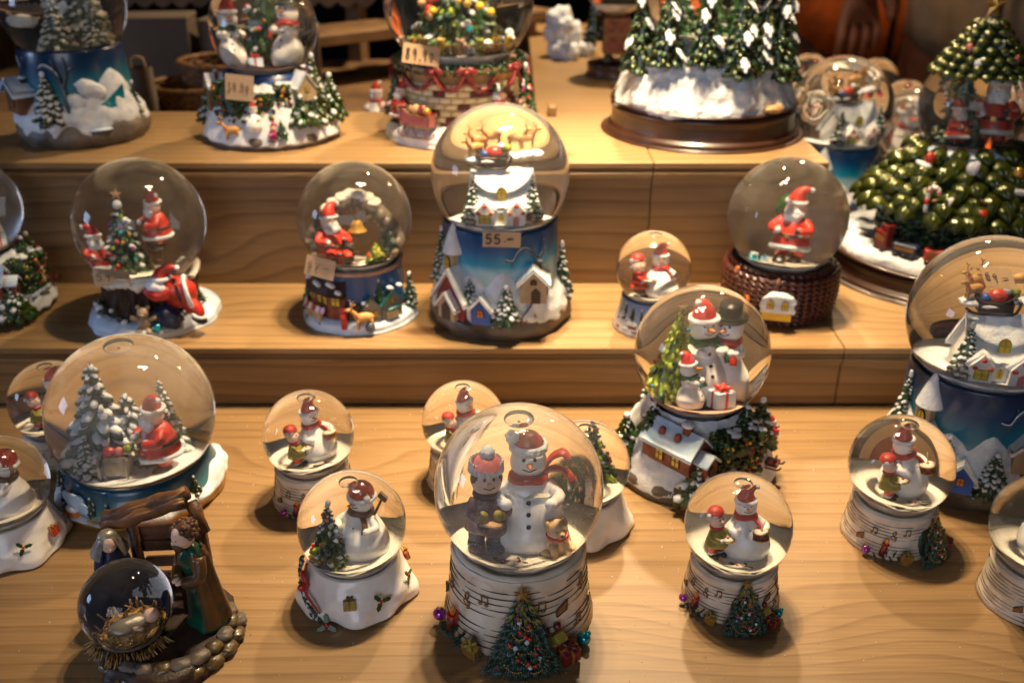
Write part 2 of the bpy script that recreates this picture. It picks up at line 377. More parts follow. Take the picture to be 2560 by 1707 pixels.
def snowman(p, loc, h, rz=0, hat='cone', hatmat='red', scarf='red', drum=False, collar=False, scarf_dir=1, tall=False, head_ang=0, hatbend=(.9, 0), slim=False, topscarf=False, arms=True):
    b = MB()
    if slim: prof = [(0, 0), (1.6, .05), (2.15, 1.1), (2.15, 2.1), (1.6, 3.4), (1.25, 4.0), (1.3, 4.6), (1.15, 5.2), (.7, 5.6), (.0, 5.7)]
    elif tall: prof = [(0, 0), (2.1, 0), (2.65, .6), (2.6, 1.6), (2.3, 3), (1.85, 4.2), (1.55, 5), (1.0, 5.5), (0, 5.7)]
    else: prof = [(0, 0), (1.9, 0), (2.75, .8), (2.9, 2.0), (2.5, 3.3), (1.9, 4.3), (1.35, 5.1), (.8, 5.6), (0, 5.7)]
    b.lathe(prof, 'white', 28, k=3, nz=.08, nf=.8)
    b.ball((0, 0, 6.65), (1.42, 1.36, 1.38), 'white', lv=2)
    if arms:
        for s in (-1, 1):
            P = spline([(s*1.3, -.1, 4.7), (s*2.3, -.9, 4.1), (s*1.75, -2.0, 3.9)] if not slim else [(s*1.0, 0, 5.0), (s*1.7, -.8, 4.6), (s*1.0, -1.7, 4.7)], 4)
            b.tube(P, [.62, .5, .42], 'white', 10); b.ball(P[-1], .52, 'white', lv=1)
    o = build('snowman', b, p, loc, rz, h/10, rot=(LEAN, 0, rz))
    face(o, (0, 0, 6.65), 1.38, ang=head_ang)
    for z, r in ((4.0, 1.93), (3.2, 2.34), (2.3, 2.66)) if not slim else ((4.4, 1.28), (3.3, 1.62), (2.4, 2.05)):
        e = MB(); e.ball((0, -r-.02, z), (.2, .12, .2), 'black', lv=1); build('button', e, o)
    if hat == 'cone': hat_cone(o, (0, 0, 7.55), 1.28, 1.9, hatbend, hatmat)
    elif hat == 'bobble':
        e = MB(); e.lathe([(1.22, 0), (1.15, .6), (.9, 1.2), (.5, 1.5), (0, 1.55)], hatmat, 22, k=2, c=(0, .15, 7.6)); e.lathe([(1.30, 0), (1.52, .25), (1.5, .65), (1.25, .85)], 'snow', 30, k=3, c=(0, .1, 7.45), nz=.15, nf=3)
        e.ball((-1.25*scarf_dir, -.1, 8.85), .58, 'snow', lv=2, nz=.3, nf=3); build('hat', e, o)
    elif hat == 'top':
        e = MB(); e.lathe([(0, 0), (1.75, 0), (1.75, .15), (1.1, .18), (1.15, 1.6), (0, 1.65)], 'black', 22, c=(0, 0, 7.65)); e.ring((0, 0, 8.0), 1.12, .16, 'green', 20, 6); build('hat', e, o, rot=None)
    elif hat == 'dots':
        e = MB(); e.lathe([(1.45, 0), (1.62, .7), (1.35, 1.6), (.8, 2.1), (0, 2.25)], hatmat, 24, k=2, c=(.1, 0, 7.35)); e.ring((.1, 0, 7.4), 1.4, .42, 'snow', 24, 8, nz=.15)
        rd = random.Random(4)
        for i in range(26):
            a = rd.random()*6.3; t = rd.random(); rr = 1.6*math.cos(t*1.3); e.ball((.1+rr*math.sin(a), -rr*math.cos(a), 7.75+1.75*math.sin(t*1.4)), .13, 'snow', lv=0)
        e.ball((1.3, -.9, 8.0), .48, 'snow', lv=1, nz=.2); build('hat', e, o)
    if scarf:
        e = MB(); e.ring((0, -.05, 5.45), 1.15, .42, scarf, 24, 8, nz=.08, zf=lambda a: .12*math.cos(a*2)); sd = scarf_dir
        e.tube(spline([(.7*sd, -1.1, 5.3), (1.3*sd, -1.6, 4.6), (1.5*sd, -2.0, 3.6)] if not topscarf else [(1.1*sd, .2, 5.6), (2.0*sd, .3, 5.9), (2.9*sd, .3, 5.5), (3.2*sd, .2, 4.9)], 4), [.45, .5, .6], scarf, 8, flat=.4, up=(0, 1, 0))
        if topscarf: e.tube(spline([(1.1*sd, .2, 5.7), (1.7*sd, .4, 6.7), (2.6*sd, .5, 7.1), (3.0*sd, .5, 6.6)], 4), [.4, .6, .7], scarf, 8, flat=.4, up=(0, 1, 0))
        build('scarf', e, o)
    if drum:
        e = MB(); c = (1.15, -2.75, 3.3)
        e.lathe([(0, 0), (1.0, 0), (1.0, .95), (0, .95)], 'red_dark', 20, c=c); e.lathe([(0, 0), (.98, 0), (.98, .06), (0, .1)], 'snow_cream', 20, c=(c[0], c[1], c[2]+.96))
        for z in (0, .95): e.ring((c[0], c[1], c[2]+z), 1.02, .1, 'gold', 20, 6)
        P = [(c[0]+1.03*math.sin(i*math.pi/7), c[1]-1.03*math.cos(i*math.pi/7), c[2]+(.15 if i % 2 else .8)) for i in range(14)]
        e.tube(P, .04, 'gold', 4, closed=True); build('drum', e, o)
        e = MB(); e.tube([(1.9, -2.2, 5.6), (1.35, -2.6, 4.4)], .06, 'tan', 5); e.ball((1.3, -2.65, 4.4), .2, 'gold', lv=1); build('drumstick', e, o)
    if collar:
        e = MB(); e.surf(lambda u, v: ((1.25+v*.75)*math.sin(u*6.2832), -(1.2+v*.75)*math.cos(u*6.2832), 5.0-v*.75+.12*math.sin(u*30)+.06), 40, 5, 'snow_cream'); build('collar', e, o)
    return o
def child(p, loc, h, rz=0, coat='olive', trousers='red', boots='black', holds='plate', knit=False, side=-1):
    b = MB()
    for s in (-1, 1):
        b.tube([(s*.75, 0, 2.6), (s*.8, 0, .9)], [.85, .7], trousers, 10); b.tube([(s*.8, 0, 1.15), (s*.82, 0, .75)], .78, 'snow' if not knit else boots, 10)
        b.ball((s*.85, -.35, .5), (.75, 1.1, .55), boots, lv=2)
    b.lathe([(0, 2.1), (1.75, 2.1), (1.85, 2.6), (1.5, 3.8), (1.15, 4.9), (.55, 5.4), (0, 5.45)], coat, 22, k=2, nz=.12)
    for s in (-1, 1): b.tube(spline([(s*1.05, 0, 4.9), (s*1.75, -.8, 4.0), (s*.8, -1.9, 3.7)], 4), [.55, .5, .4], coat, 10); b.ball((s*.75, -2.0, 3.75), .42, 'snow' if not knit else 'olive', lv=1)
    b.ball((0, 0, 6.7), (1.42, 1.3, 1.4), 'skin', lv=2)
    o = build('child_figure', b, p, loc, rz, h/10, rot=(LEAN, 0, rz))
    face(o, (0, 0, 6.65), 1.40, nose=.16, nosemat='skin')
    e = MB(); e.ring((0, 0, 5.45), .95, .35, 'red' if not knit else 'brown', 18, 8); build('scarf', e, o)
    if knit:
        e = MB(); e.lathe([(1.5, 0), (1.58, .5), (1.5, 1.2)], 'snow', 26, c=(0, .45, 7.45), k=2, nz=.1, nf=6); e.lathe([(1.46, 0), (1.15, .7), (.6, 1.1), (0, 1.2)], 'pink', 24, c=(0, 0, 8.2), k=2, nz=.1, nf=3); e.ball((0, 0, 9.6), .72, 'snow', lv=2, nz=.3, nf=3)
        for i in range(22): a = i*.2856; e.tube([(1.56*math.sin(a), .45-1.56*math.cos(a), 7.5), (1.5*math.sin(a), .45-1.5*math.cos(a), 8.6)], .14, 'snow', 5)
        build('hat', e, o)
        e = MB(); e.ball((0, .15, 6.9), (1.52, 1.3, 1.2), 'brown', lv=2); build('hair', e, o)
    else:
        e = MB(); e.lathe([(1.4, 0), (1.5, .5), (1.2, 1.2), (.5, 1.6), (0, 1.65)], 'red', 22, c=(0, .45, 7.6), k=2); e.ring((0, .42, 7.72), 1.22, .28, 'snow', 20, 8, nz=.15, zf=lambda a: .28*math.cos(a)); e.ball((side*1.8, .3, 8.0), .5, 'snow', lv=1, nz=.25, nf=3); build('hat', e, o)
    if holds == 'plate':
        e = MB(); e.lathe([(0, 0), (1.2, .1), (1.25, .25), (0, .2)], 'gold', 18, c=(.5, -2.2, 3.5)); e.ball((.5, -2.2, 3.8), (.95, .9, .3), 'snow_cream', lv=1, nz=.2); e.ball((.5, -2.2, 4.15), .25, 'red', lv=1); build('cake_plate', e, o)
    elif holds == 'basket':
        e = MB(); e.lathe([(0, 0), (1.1, 0), (1.35, .5), (1.2, .95), (0, 1.0)], 'brown', 20, c=(.1, -2.2, 2.4), k=2); e.ball((.1, -2.2, 3.3), (1.15, 1.1, .3), 'tan', lv=2, nz=.15); build('basket', e, o)
        for s in (-1, 1): e = MB(); e.ball((s*.75, -2.0, 4.0), (.55, .5, .6), 'olive', lv=2, nz=.15); build('mitten', e, o)
    return o
def gentleman(p, loc, h, rz=0, pose='stand', lean=0, sack=False, name='bearded_figure', headturn=0, flip=1):
    """bearded figure in a red coat and hat"""
    b = MB()
    if pose == 'sit':
        b.ball((0, 0, 1.6), (2.0, 1.9, 1.7), 'red', lv=2, nz=.1)
        for s in (-1, 1): b.tube(spline([(s*.9, -.8, 1.5), (s*1.2, -2.4, 1.7), (s*1.3, -3.4, .9)], 3), [.85, .7, .6], 'red', 10); b.ball((s*1.3, -3.7, .6), (.6, 1.0, .55), 'black', lv=1)
        z0 = 1.4
    else:
        for s in (-1, 1): b.tube([(s*.8, 0, 2.4), (s*.9, 0, .9)], [.9, .75], 'red', 10); b.ball((s*.95, -.4, .5), (.72, 1.15, .6), 'black', lv=2)
        b.ring((0, 0, 2.0), 2.05, .36, 'snow', 24, 8, nz=.12); z0 = 2
    b.lathe([(0, z0), (1.95, z0), (2.15, z0+.7), (1.9, z0+1.9), (1.5, z0+3.1), (.8, z0+3.8), (0, z0+3.9)], 'red', 24, k=2, nz=.15, nf=.7)
    for s in (-1, 1):
        P = spline([(s*1.3, 0, z0+3.1), (s*2.25, -.7, z0+2.2), (s*1.3, -2.1, z0+2.1)], 4); b.tube(P, [.72, .65, .52], 'red', 10)
        b.ring(P[-2], .42, .22, 'snow', 12, 6, rot=(60, 0, s*50)); b.ball(P[-1], .45, 'snow' if s < 0 else 'black', lv=1)
    hz = z0+4.7
    b.ball((0, -.1, hz), (1.25, 1.2, 1.25), 'skin', lv=2)
    o = build(name, b, p, loc, rz, h/10, rot=(lean+LEAN, 0, rz))
    e = MB(); e.ball((0, -.75, hz-.75), (1.25, .85, 1.15), 'snow', lv=2, nz=.3, nf=1.6); e.ball((0, -1.15, hz-.3), (.95, .35, .3), 'snow', lv=1, nz=.2); e.ball((0, -.7, hz-1.6), (.7, .5, .7), 'snow', lv=1, nz=.3); build('beard', e, o)
    face(o, (0, -.15, hz+.1), 1.2, nose=.25, nosemat='skin')
    hat_cone(o, (0, 0, hz+.75), 1.18, 1.7, (1.5*flip, .4))
    e = MB(); e.ring((0, 0, z0+1.5), 2.06, .2, 'black', 22, 6); build('belt', e, o)
    e = MB(); e.box((0, -2.2, z0+1.5), (.6, .2, .5), 'gold'); build('buckle', e, o)
    if sack: e = MB(); e.ball((-1.6*flip, 1.0, z0+4.6), (.9, .9, 1.5), 'green', lv=2, nz=.2, rot=(0, 20, 0)); build('sack', e, o)
    return o
def deer(p, loc, s, rz=0, name='reindeer'):
    b = MB(); b.ball((0, 0, 1.2), (1.0, .5, .52), 'deer', lv=2, nz=.05); b.tube(spline([(-.7, 0, 1.35), (-1.05, 0, 1.85), (-1.3, 0, 2.1)], 3), [.3, .22, .2], 'deer', 8)
    b.ball((-1.5, 0, 2.12), (.4, .2, .22), 'deer', lv=1)
    for x, y in ((-.6, .2), (-.65, -.2), (.7, .2), (.65, -.2)): b.tube([(x, y, 1.1), (x*1.08, y, .55), (x*1.02, y, 0)], [.22, .14, .12], 'deer', 6)
    for k in (-1, 1):
        b.tube(spline([(-1.3, k*.1, 2.25), (-1.15, k*.35, 2.75), (-1.35, k*.5, 3.05)], 3), .06, 'tan', 5); b.tube([(-1.17, k*.33, 2.65), (-.85, k*.45, 2.9)], .05, 'tan', 5)
        b.ball((-1.2, k*.25, 2.3), (.1, .18, .08), 'deer', lv=0)
    o = build(name, b, p, loc, rz, s); e = MB(); e.ring((-.72, 0, 1.45), .33, .09, 'red', 14, 6, rot=(0, 60, 0)); build('harness', e, o); return o

# ---------------------------------------------------------------- trees, houses, parcels
def fir(p, loc, h, r, n=90, leaf='fir', cap='snow', capf=.4, seed=1, name='fir_tree', lv=0, rz=0, droop=25, size=.30, tip=True, extra=None, squash=1.0, mats=None):
    rd = random.Random(seed); b = MB(); s = MB(); b.lathe([(r*.72, h*.03), (r*.5, h*.35), (r*.25, h*.7), (.02, h*.97)], leaf, 9, nz=.1); b.cyl((0, 0, -.1*h), (0, 0, h*.1), r*.14, r*.12, 'brown_dark', 6)
    for i in range(n):
        t = (i+.5)/n; t = 1-(1-t)**.68; lay = round(t*8)/8; t = .45*t+.55*lay+rd.uniform(-.03, .03); t = min(.95, max(0, t))
        a = i*137.5+rd.uniform(-25, 25); R0 = r*(1-t)**.85*rd.uniform(.72, 1.0); L = max(.55*size*r, size*r*(1.25-t)*1.15)
        x, y = math.sin(R_(a)), -math.cos(R_(a)); z = h*(.04+.92*t)
        b.ball((x*R0*.78, y*R0*.78*squash, z), (L*.45, L, L*.42), mats[i % len(mats)] if mats else leaf, (droop+rd.uniform(-8, 8), 0, a), lv)
        if rd.random() < capf: s.ball((x*R0*.86, y*R0*.86*squash, z+L*.26), (L*.42, L*.7, L*.24), cap, (droop*.8, 0, a), lv, nz=.2)
    if tip: s.ball((0, 0, h*.96), (r*.17, r*.17, h*.07), cap, lv=1, nz=.15)
    o = build(name, b, p, loc, rz)
    if s.n: build('snow', s, o)
    if extra:
        for i in range(extra[1]):
            t = rd.random()**1.3*.85; a = rd.uniform(-100, 100); R0 = r*(1-t)**.85*.98; e = MB(); e.ball(at(a, h*(.08+.88*t), R0), extra[2], extra[0][i % len(extra[0])], lv=1); build('bauble', e, o)
    return o
def star(p, loc, r, mat='gold', rz=0, name='star', rot=None):
    b = MB(); pts = []
    for i in range(10): q = r if i % 2 == 0 else r*.42; a = math.pi*i/5; pts.append((math.sin(a)*q, math.cos(a)*q))
    V = [(x, 0, z) for x, z in pts]+[(0, -r*.28, 0), (0, r*.28, 0)]; F = [(i, (i+1) % 10, 10) for i in range(10)]+[((i+1) % 10, i, 11) for i in range(10)]
    b.add(V, F, mat, False); return build(name, b, p, loc, rz, rot=rot)
def gift(p, loc, d, box='red', rib='gold', rz=0, rot=None, name='gift_box', bow=None):
    b = MB(); x, y, z = d; b.box((0, 0, z/2), d, box, bev=.05); o = build(name, b, p, loc, rz, rot=rot); e = MB(); t = x*.14
    e.box((0, 0, z/2), (t, y*1.03, z*1.03), rib, bev=.02); e.box((0, 0, z/2+.004), (x*1.035, t, z*1.04), rib, bev=.02); build('ribbon', e, o); e = MB(); bm = bow or rib
    for a in (-40, 40, 140, 220): e.ball((math.sin(R_(a))*x*.2, math.cos(R_(a))*x*.2, z+x*.13), (x*.11, x*.24, x*.12), bm, (15, 0, -a), 1)
    e.ball((0, 0, z+x*.12), x*.12, bm, lv=1); build('bow', e, o); return o
def window(p, c, w, h, glassm='window_yellow', frame='green', arch=True, ang=0, y=0):
    """leaded window: frame, mullions and panes, facing -y"""
    b = MB(); pts = [(-w/2, 0), (w/2, 0), (w/2, h*.7)]+([(w*.33, h*.9), (0, h), (-w*.33, h*.9)] if arch else [(w/2, h), (-w/2, h)])+[(-w/2, h*.7)]
    if not arch: pts = [(-w/2, 0), (w/2, 0), (w/2, h), (-w/2, h)]
    b.prism([(x*1.28, z*1.14-h*.07) for x, z in pts], -.04, .05, frame); b.prism(pts, -.06, .0, glassm)
    t = w*.09; b.box((0, -.065, h*.48), (t, .04, h*.96), frame); b.box((0, -.067, h*.5), (w, .04, t), frame)
    return build('window', b, p, (c[0], c[1], c[2]), rot=(0, 0, ang))
def house(p, loc, w, d, hw, hr, wall='sand_wall', roof='snow', rz=0, wins=(), door=None, chim=True, over=.14, thick=.16, side=True, name='house', sidew=1, snowlump=.09, roofs=None):
    """gabled house, gable to the front (-y); ridge runs along y. sized in cm"""
    b = MB(); b.prism([(-w/2, 0), (w/2, 0), (w/2, hw), (0, hw+hr), (-w/2, hw)], -d/2, d/2, wall); o = build(name, b, p, loc, rz)
    e = MB(); k = over
    def slab(s):
        def fn(u, v):
            t = u; x = s*(w/2+k)*t; zz = hw+hr-(hr/(w/2))*(w/2+k)*t; yy = -d/2-k+(d+2*k)*v
            n = noise.noise(Vector((x*3+loc[0], yy*3, s*2.2)))*snowlump; return (x, yy, zz+thick+n)
        return fn
    rm = roofs or roof
    for s in (-1, 1):
        f = slab(s); nu, nv = 9, 9; V = [f(i/(nu-1), j/(nv-1)) for j in range(nv) for i in range(nu)]; V += [(x, y, hw+hr-(hr/(w/2))*abs(x)-.01) for x, y, z in V]; N = nu*nv; F = []
        for j in range(nv-1):
            for i in range(nu-1):
                a = j*nu+i; F += [(a, a+1, a+nu+1, a+nu), (N+a+nu, N+a+nu+1, N+a+1, N+a)]
        for i in range(nu-1): F += [(i, i+1, N+i+1, N+i), ((nv-1)*nu+i+1, (nv-1)*nu+i, N+(nv-1)*nu+i, N+(nv-1)*nu+i+1)]
        for j in range(nv-1): F += [(j*nu+nu-1, (j+1)*nu+nu-1, N+(j+1)*nu+nu-1, N+j*nu+nu-1)]
        e.poly(V, F, rm, smooth=True)
    build('roof', e, o)
    for (x, z, ww, hh, *m) in wins: window(o, (x, -d/2-.02, z), ww, hh, *(m if m else ()))
    if door: x, ww, hh, mat = door; e = MB(); e.prism([(x-ww/2, 0), (x+ww/2, 0), (x+ww/2, hh*.7), (x, hh), (x-ww/2, hh*.7)], -d/2-.05, -d/2+.05, mat); build('door', e, o)
    if side:
        for s in ((sidew,) if sidew else (-1, 1)): window(o, (s*(w/2+.02), -d*.12, hw*.3), w*.2, hw*.5, ang=90*s)
    if chim: e = MB(); e.box((w*.22, d*.12, hw+hr*.8), (w*.2, w*.2, hr*.9+.3), 'brick_red' if chim is True else chim); build('chimney', e, o); e = MB(); e.ball((w*.22, d*.12, hw+hr*1.25+.15), (w*.14, w*.14, .12), 'snow', lv=1, nz=.2); build('chimney_snow', e, o)
    return o
def holly(p, loc, s, rot=None, berries=3, name='holly_sprig'):
    b = MB()
    for a in (0, 125, 240):
        pts = []
        for i in range(12):
            t = i/12*2*math.pi; q = 1 if i % 2 == 0 else .72; pts.append((math.cos(t)*.62*q+.62, math.sin(t)*.3*q))
        ca, sa = math.cos(R_(a)), math.sin(R_(a)); b.prism([(x*ca-z*sa, x*sa+z*ca) for x, z in pts], -.10, .04, 'green')
    o = build(name, b, p, loc, s=s, rot=rot); e = MB()
    for i in range(berries): a = i*2.1; e.ball((.14*math.cos(a), -.15, .14*math.sin(a)), .15, 'red', lv=1)
    build('berries', e, o); return o
def needles(b, c, d, L, n=9, spread=50, mat='fir_teal', rd=random, r=.045, tipm=None):
    """one flat fan of fir needles growing from c along d"""
    D = Vector(d).normalized(); u = D.orthogonal().normalized(); side = D.cross(Vector((0, -1, .3))).normalized()
    for i in range(n):
        a = R_((i/(n-1)-.5)*2*spread); q = (D*math.cos(a)+side*math.sin(a)+Vector((0, -.25, rd.uniform(-.1, .1)))).normalized(); l = L*(1-.35*abs(i/(n-1)-.5)*2)*rd.uniform(.85, 1.1)
        p1 = Vector(c)+q*l; pm = Vector(c)+q*l*.5+Vector((0, -.06*L, .05*L)); b.tube([tuple(c), tuple(pm), tuple(p1)], [r*.7, r, r*.3], mat if (not tipm or rd.random() > .3) else tipm, 4)

# ---------------------------------------------------------------- globe with its floor of snow
def ball_glass(p, R, c, gl='glass'):
    b = MB(); n = 56; b.lathe([(R*math.sin(math.pi*i/n), c[2]-R*math.cos(math.pi*i/n)) for i in range(n+1)], gl, 84, c=(c[0], c[1], 0)); o = build('glass_globe', b, p); o.cycles.is_caustics_caster = True; return o
def shrink(p, R, h, z, k, kz=None, only=None):
    """bring the figures of a globe to their true size (the liquid magnifies them)"""
    kz = kz or k
    for o in p.children:
        if o.name.split('.')[0] in ('glass_globe', 'snow_floor', 'air_bubble', 'stand_disc', 'seal', 'snow_flake_swirl'): continue
        if only and o.name.split('.')[0] not in only: continue
        v = np.zeros(len(o.data.vertices)*3); o.data.vertices.foreach_get('co', v); v = v.reshape(-1, 3); mid = (v.min(0)+v.max(0))/2
        q = Matrix.LocRotScale(o.location, o.rotation_euler, o.scale)@Vector(mid)/U
        if (q-Vector((0, 0, h))).length < .97*R and q.z > z-.45:
            c = Vector((0, 0, (z-.1)*U)); o.location = c+Vector(((o.location-c)[0]*k, (o.location-c)[1]*k, (o.location-c)[2]*kz)); o.scale = [s*k for s in o.scale]
def globe(p, R, h, floor='snow_cream', gl='glass', bubble=True, fl=-.62, flr=.775, lip=None, cut=-.80, disc=False):
    ball_glass(p, R, (0, 0, h), gl)
    e = MB(); rf = R*math.sqrt(1-fl*fl)*.985
    if disc: e.lathe([(0, h+R*fl+.12), (rf*.93, h+R*fl+.1), (rf*.985, h+R*fl), (rf*.97, h+R*fl-.30), (rf*.86, h+R*fl-.34)], 'tan_pink', 48); build('stand_disc', e, p); e = MB(); e.lathe([(rf*.80, h+R*fl-.36), (rf*.70, h+R*(cut-.06))], floor, 40); build('seal', e, p)
    else:
        e.lathe([(0, h+R*(fl+.05)), (rf*.35, h+R*(fl+.045)), (rf*.7, h+R*(fl+.02)), (rf*.93, h+R*fl), (rf*.99, h+R*(fl-.035)), (rf*.86, h+R*(fl-.13)), (R*.58, h+R*(cut-.03))], floor, 56, k=3, nz=.06, znz=.10*R/5, nf=1.3, seed=h); build('snow_floor', e, p)
    if bubble:
        e = MB(); q = .165*R; e.lathe([(0, -.045*R), (q*.5, -.04*R), (q*.9, -.025*R), (q, 0), (q*.97, .03*R), (q*.6, .075*R), (0, .09*R)], 'glass_bubble', 32, k=2, c=(0, 0, h+.88*R)); build('air_bubble', e, p)
    return h+R*fl+.02*R
def flakes(p, R, h, n, seed, r=.035, zf=-.55, name='snow_flake_swirl'):
    rd = random.Random(seed); b = MB()
    for i in range(n):
        a = rd.random()*6.283; t = rd.random()**1.6; z = zf+(.95-zf)*t*.6; q = math.sqrt(max(0, 1-z*z))*rd.random()**.5*.96; b.ball((q*R*math.sin(a), -q*R*math.cos(a), h+z*R), r*rd.uniform(.5, 1.2), 'snow', lv=0)
    o = build(name, b, p); o['kind'] = 'stuff'; return o
STROKE = {'5': [[(.85, 1), (.25, .97), (.2, .55), (.6, .62), (.85, .35), (.55, .03), (.05, .12)]], '8': [[(.8, .85), (.5, 1), (.2, .8), (.5, .55), (.82, .25), (.45, 0), (.15, .22), (.5, .55), (.82, .88)]],
    '9': [[(.8, .75), (.5, 1), (.2, .72), (.5, .5), (.8, .78), (.78, .35), (.6, -.1)]], '0': [[(.5, .8), (.2, .45), (.5, .05), (.8, .4), (.55, .8)]], '3': [[(.2, .95), (.75, .95), (.45, .58), (.85, .3), (.5, 0), (.1, .1)]],
    '7': [[(.15, .95), (.85, .97), (.45, 0)], [(.3, .5), (.75, .52)]], ',': [[(.4, .1), (.3, -.15)]], '-': [[(.0, .5), (.95, .58)]], '.': [[(.35, .35), (.38, .25)]]}
def tag(loc, w, h, text, label, rot, ink='ink', gs=.5, thick=.05, card='paper_card'):
    o = thing('price_tag', label, 'price tag', loc, group='price tags'); o.rotation_euler = Euler([R_(a) for a in rot])
    b = MB(); b.surf(lambda u, v: ((u-.5)*w, .04*math.sin(u*3), v*h), 8, 4, card, False); b.surf(lambda u, v: ((.5-u)*w, .04*math.sin((1-u)*3)+.03, v*h), 8, 4, card, False); build('card', b, o)
    e = MB(); n = len(text); cw = w*.86/n; x = -w*.43
    for ch in text:
        for st in STROKE[ch]:
            P = spline([(x+q*cw*.8, -.035, h*(.5-gs/2)+r*h*gs) for q, r in st], 4); e.tube([(a, b_, c) for a, b_, c in P], thick, ink, 6, flat=.9)
        x += cw*(.55 if ch in ',.' else 1.05)
    build('handwriting', e, o); return o
# ---------------------------------------------------------------- room
def structure(name, b, **k): o = build(name, b, **k); o['kind'] = 'structure'; return o
b = MB(); b.box((0, 250, -92), (900, 900, 4), 'dark_floor', bev=.01); structure('floor', b)
b = MB(); b.box((0, 520, 60), (900, 8, 320), 'dark_wall', bev=.01); structure('back_wall', b)

# ---------------------------------------------------------------- stepped wooden display
stand = thing('display_stand', 'stepped pale pine display stand that carries all the snow globes', 'display stand', (0, 0, 0))
def board(name, x0, x1, y0, y1, z0, z1, mat, p=stand):
    b = MB(); b.box(((x0+x1)/2, (y0+y1)/2, (z0+z1)/2), (x1-x0, y1-y0, z1-z0), mat, bev=.04 if min(x1-x0, y1-y0, z1-z0) > 1 else .12); return build(name, b, p)
board('table_top', -80, 80, 8, 74.9, -2.6, 0, 'pine_table')
for x0, x1, y1 in ((-80, 27.84, 90.6), (27.92, 84, 172)):
    board('riser', x0, x1, 75.0, 77, 0, 4.08, 'pine_riser')
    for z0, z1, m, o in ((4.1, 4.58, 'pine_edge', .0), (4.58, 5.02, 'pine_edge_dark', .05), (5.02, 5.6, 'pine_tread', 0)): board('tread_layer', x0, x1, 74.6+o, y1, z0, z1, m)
for x0, x1, m in ((-80, 12.82, 'pine_riser'), (12.88, 28.8, 'pine_riser_pale')):
    board('riser', x0, x1, 88.65, 90.4, 5.6, 16.1, m)
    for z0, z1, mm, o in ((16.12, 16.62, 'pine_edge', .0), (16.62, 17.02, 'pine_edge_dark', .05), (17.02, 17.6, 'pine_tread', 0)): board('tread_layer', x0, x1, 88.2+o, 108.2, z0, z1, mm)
board('side_panel', 27.2, 28.7, 90.45, 108, 5.62, 16.1, 'pine_riser_pale')
rear = thing('rear_table', 'bright pine table top running away behind the top step', 'table', (0, 0, 0))
for x0, x1 in ((2.6, 11.9), (11.96, 21.4), (21.46, 30.5)): board('table_board', x0, x1, 108.3, 172, 15.6, 17.5, 'pine_tread', rear)
for x, y in ((4, 110), (29, 110), (4, 170), (29, 170)): board('leg', x-1, x+1, y-1, y+1, -90, 15.58, 'shelf_wood', rear)
for x, y in ((-76, 12), (76, 12), (-76, 72), (76, 72), (76, 168), (30, 168)): board('leg', x-2, x+2, y-2, y+2, -90, -2.62 if y < 100 else 4.05, 'shelf_wood')
rd = random.Random(8); b = MB()
for i in range(620):
    x, y = rd.uniform(-30, 38), rd.uniform(38, 74); s = rd.uniform(.02, .05); b.ball((x, y, .02), (s, s, .02), 'snow' if rd.random() < .8 else 'gold', (rd.uniform(-40, 40), rd.uniform(-40, 40), 0), 0)
o = build('glitter_specks', b); o['kind'] = 'stuff'

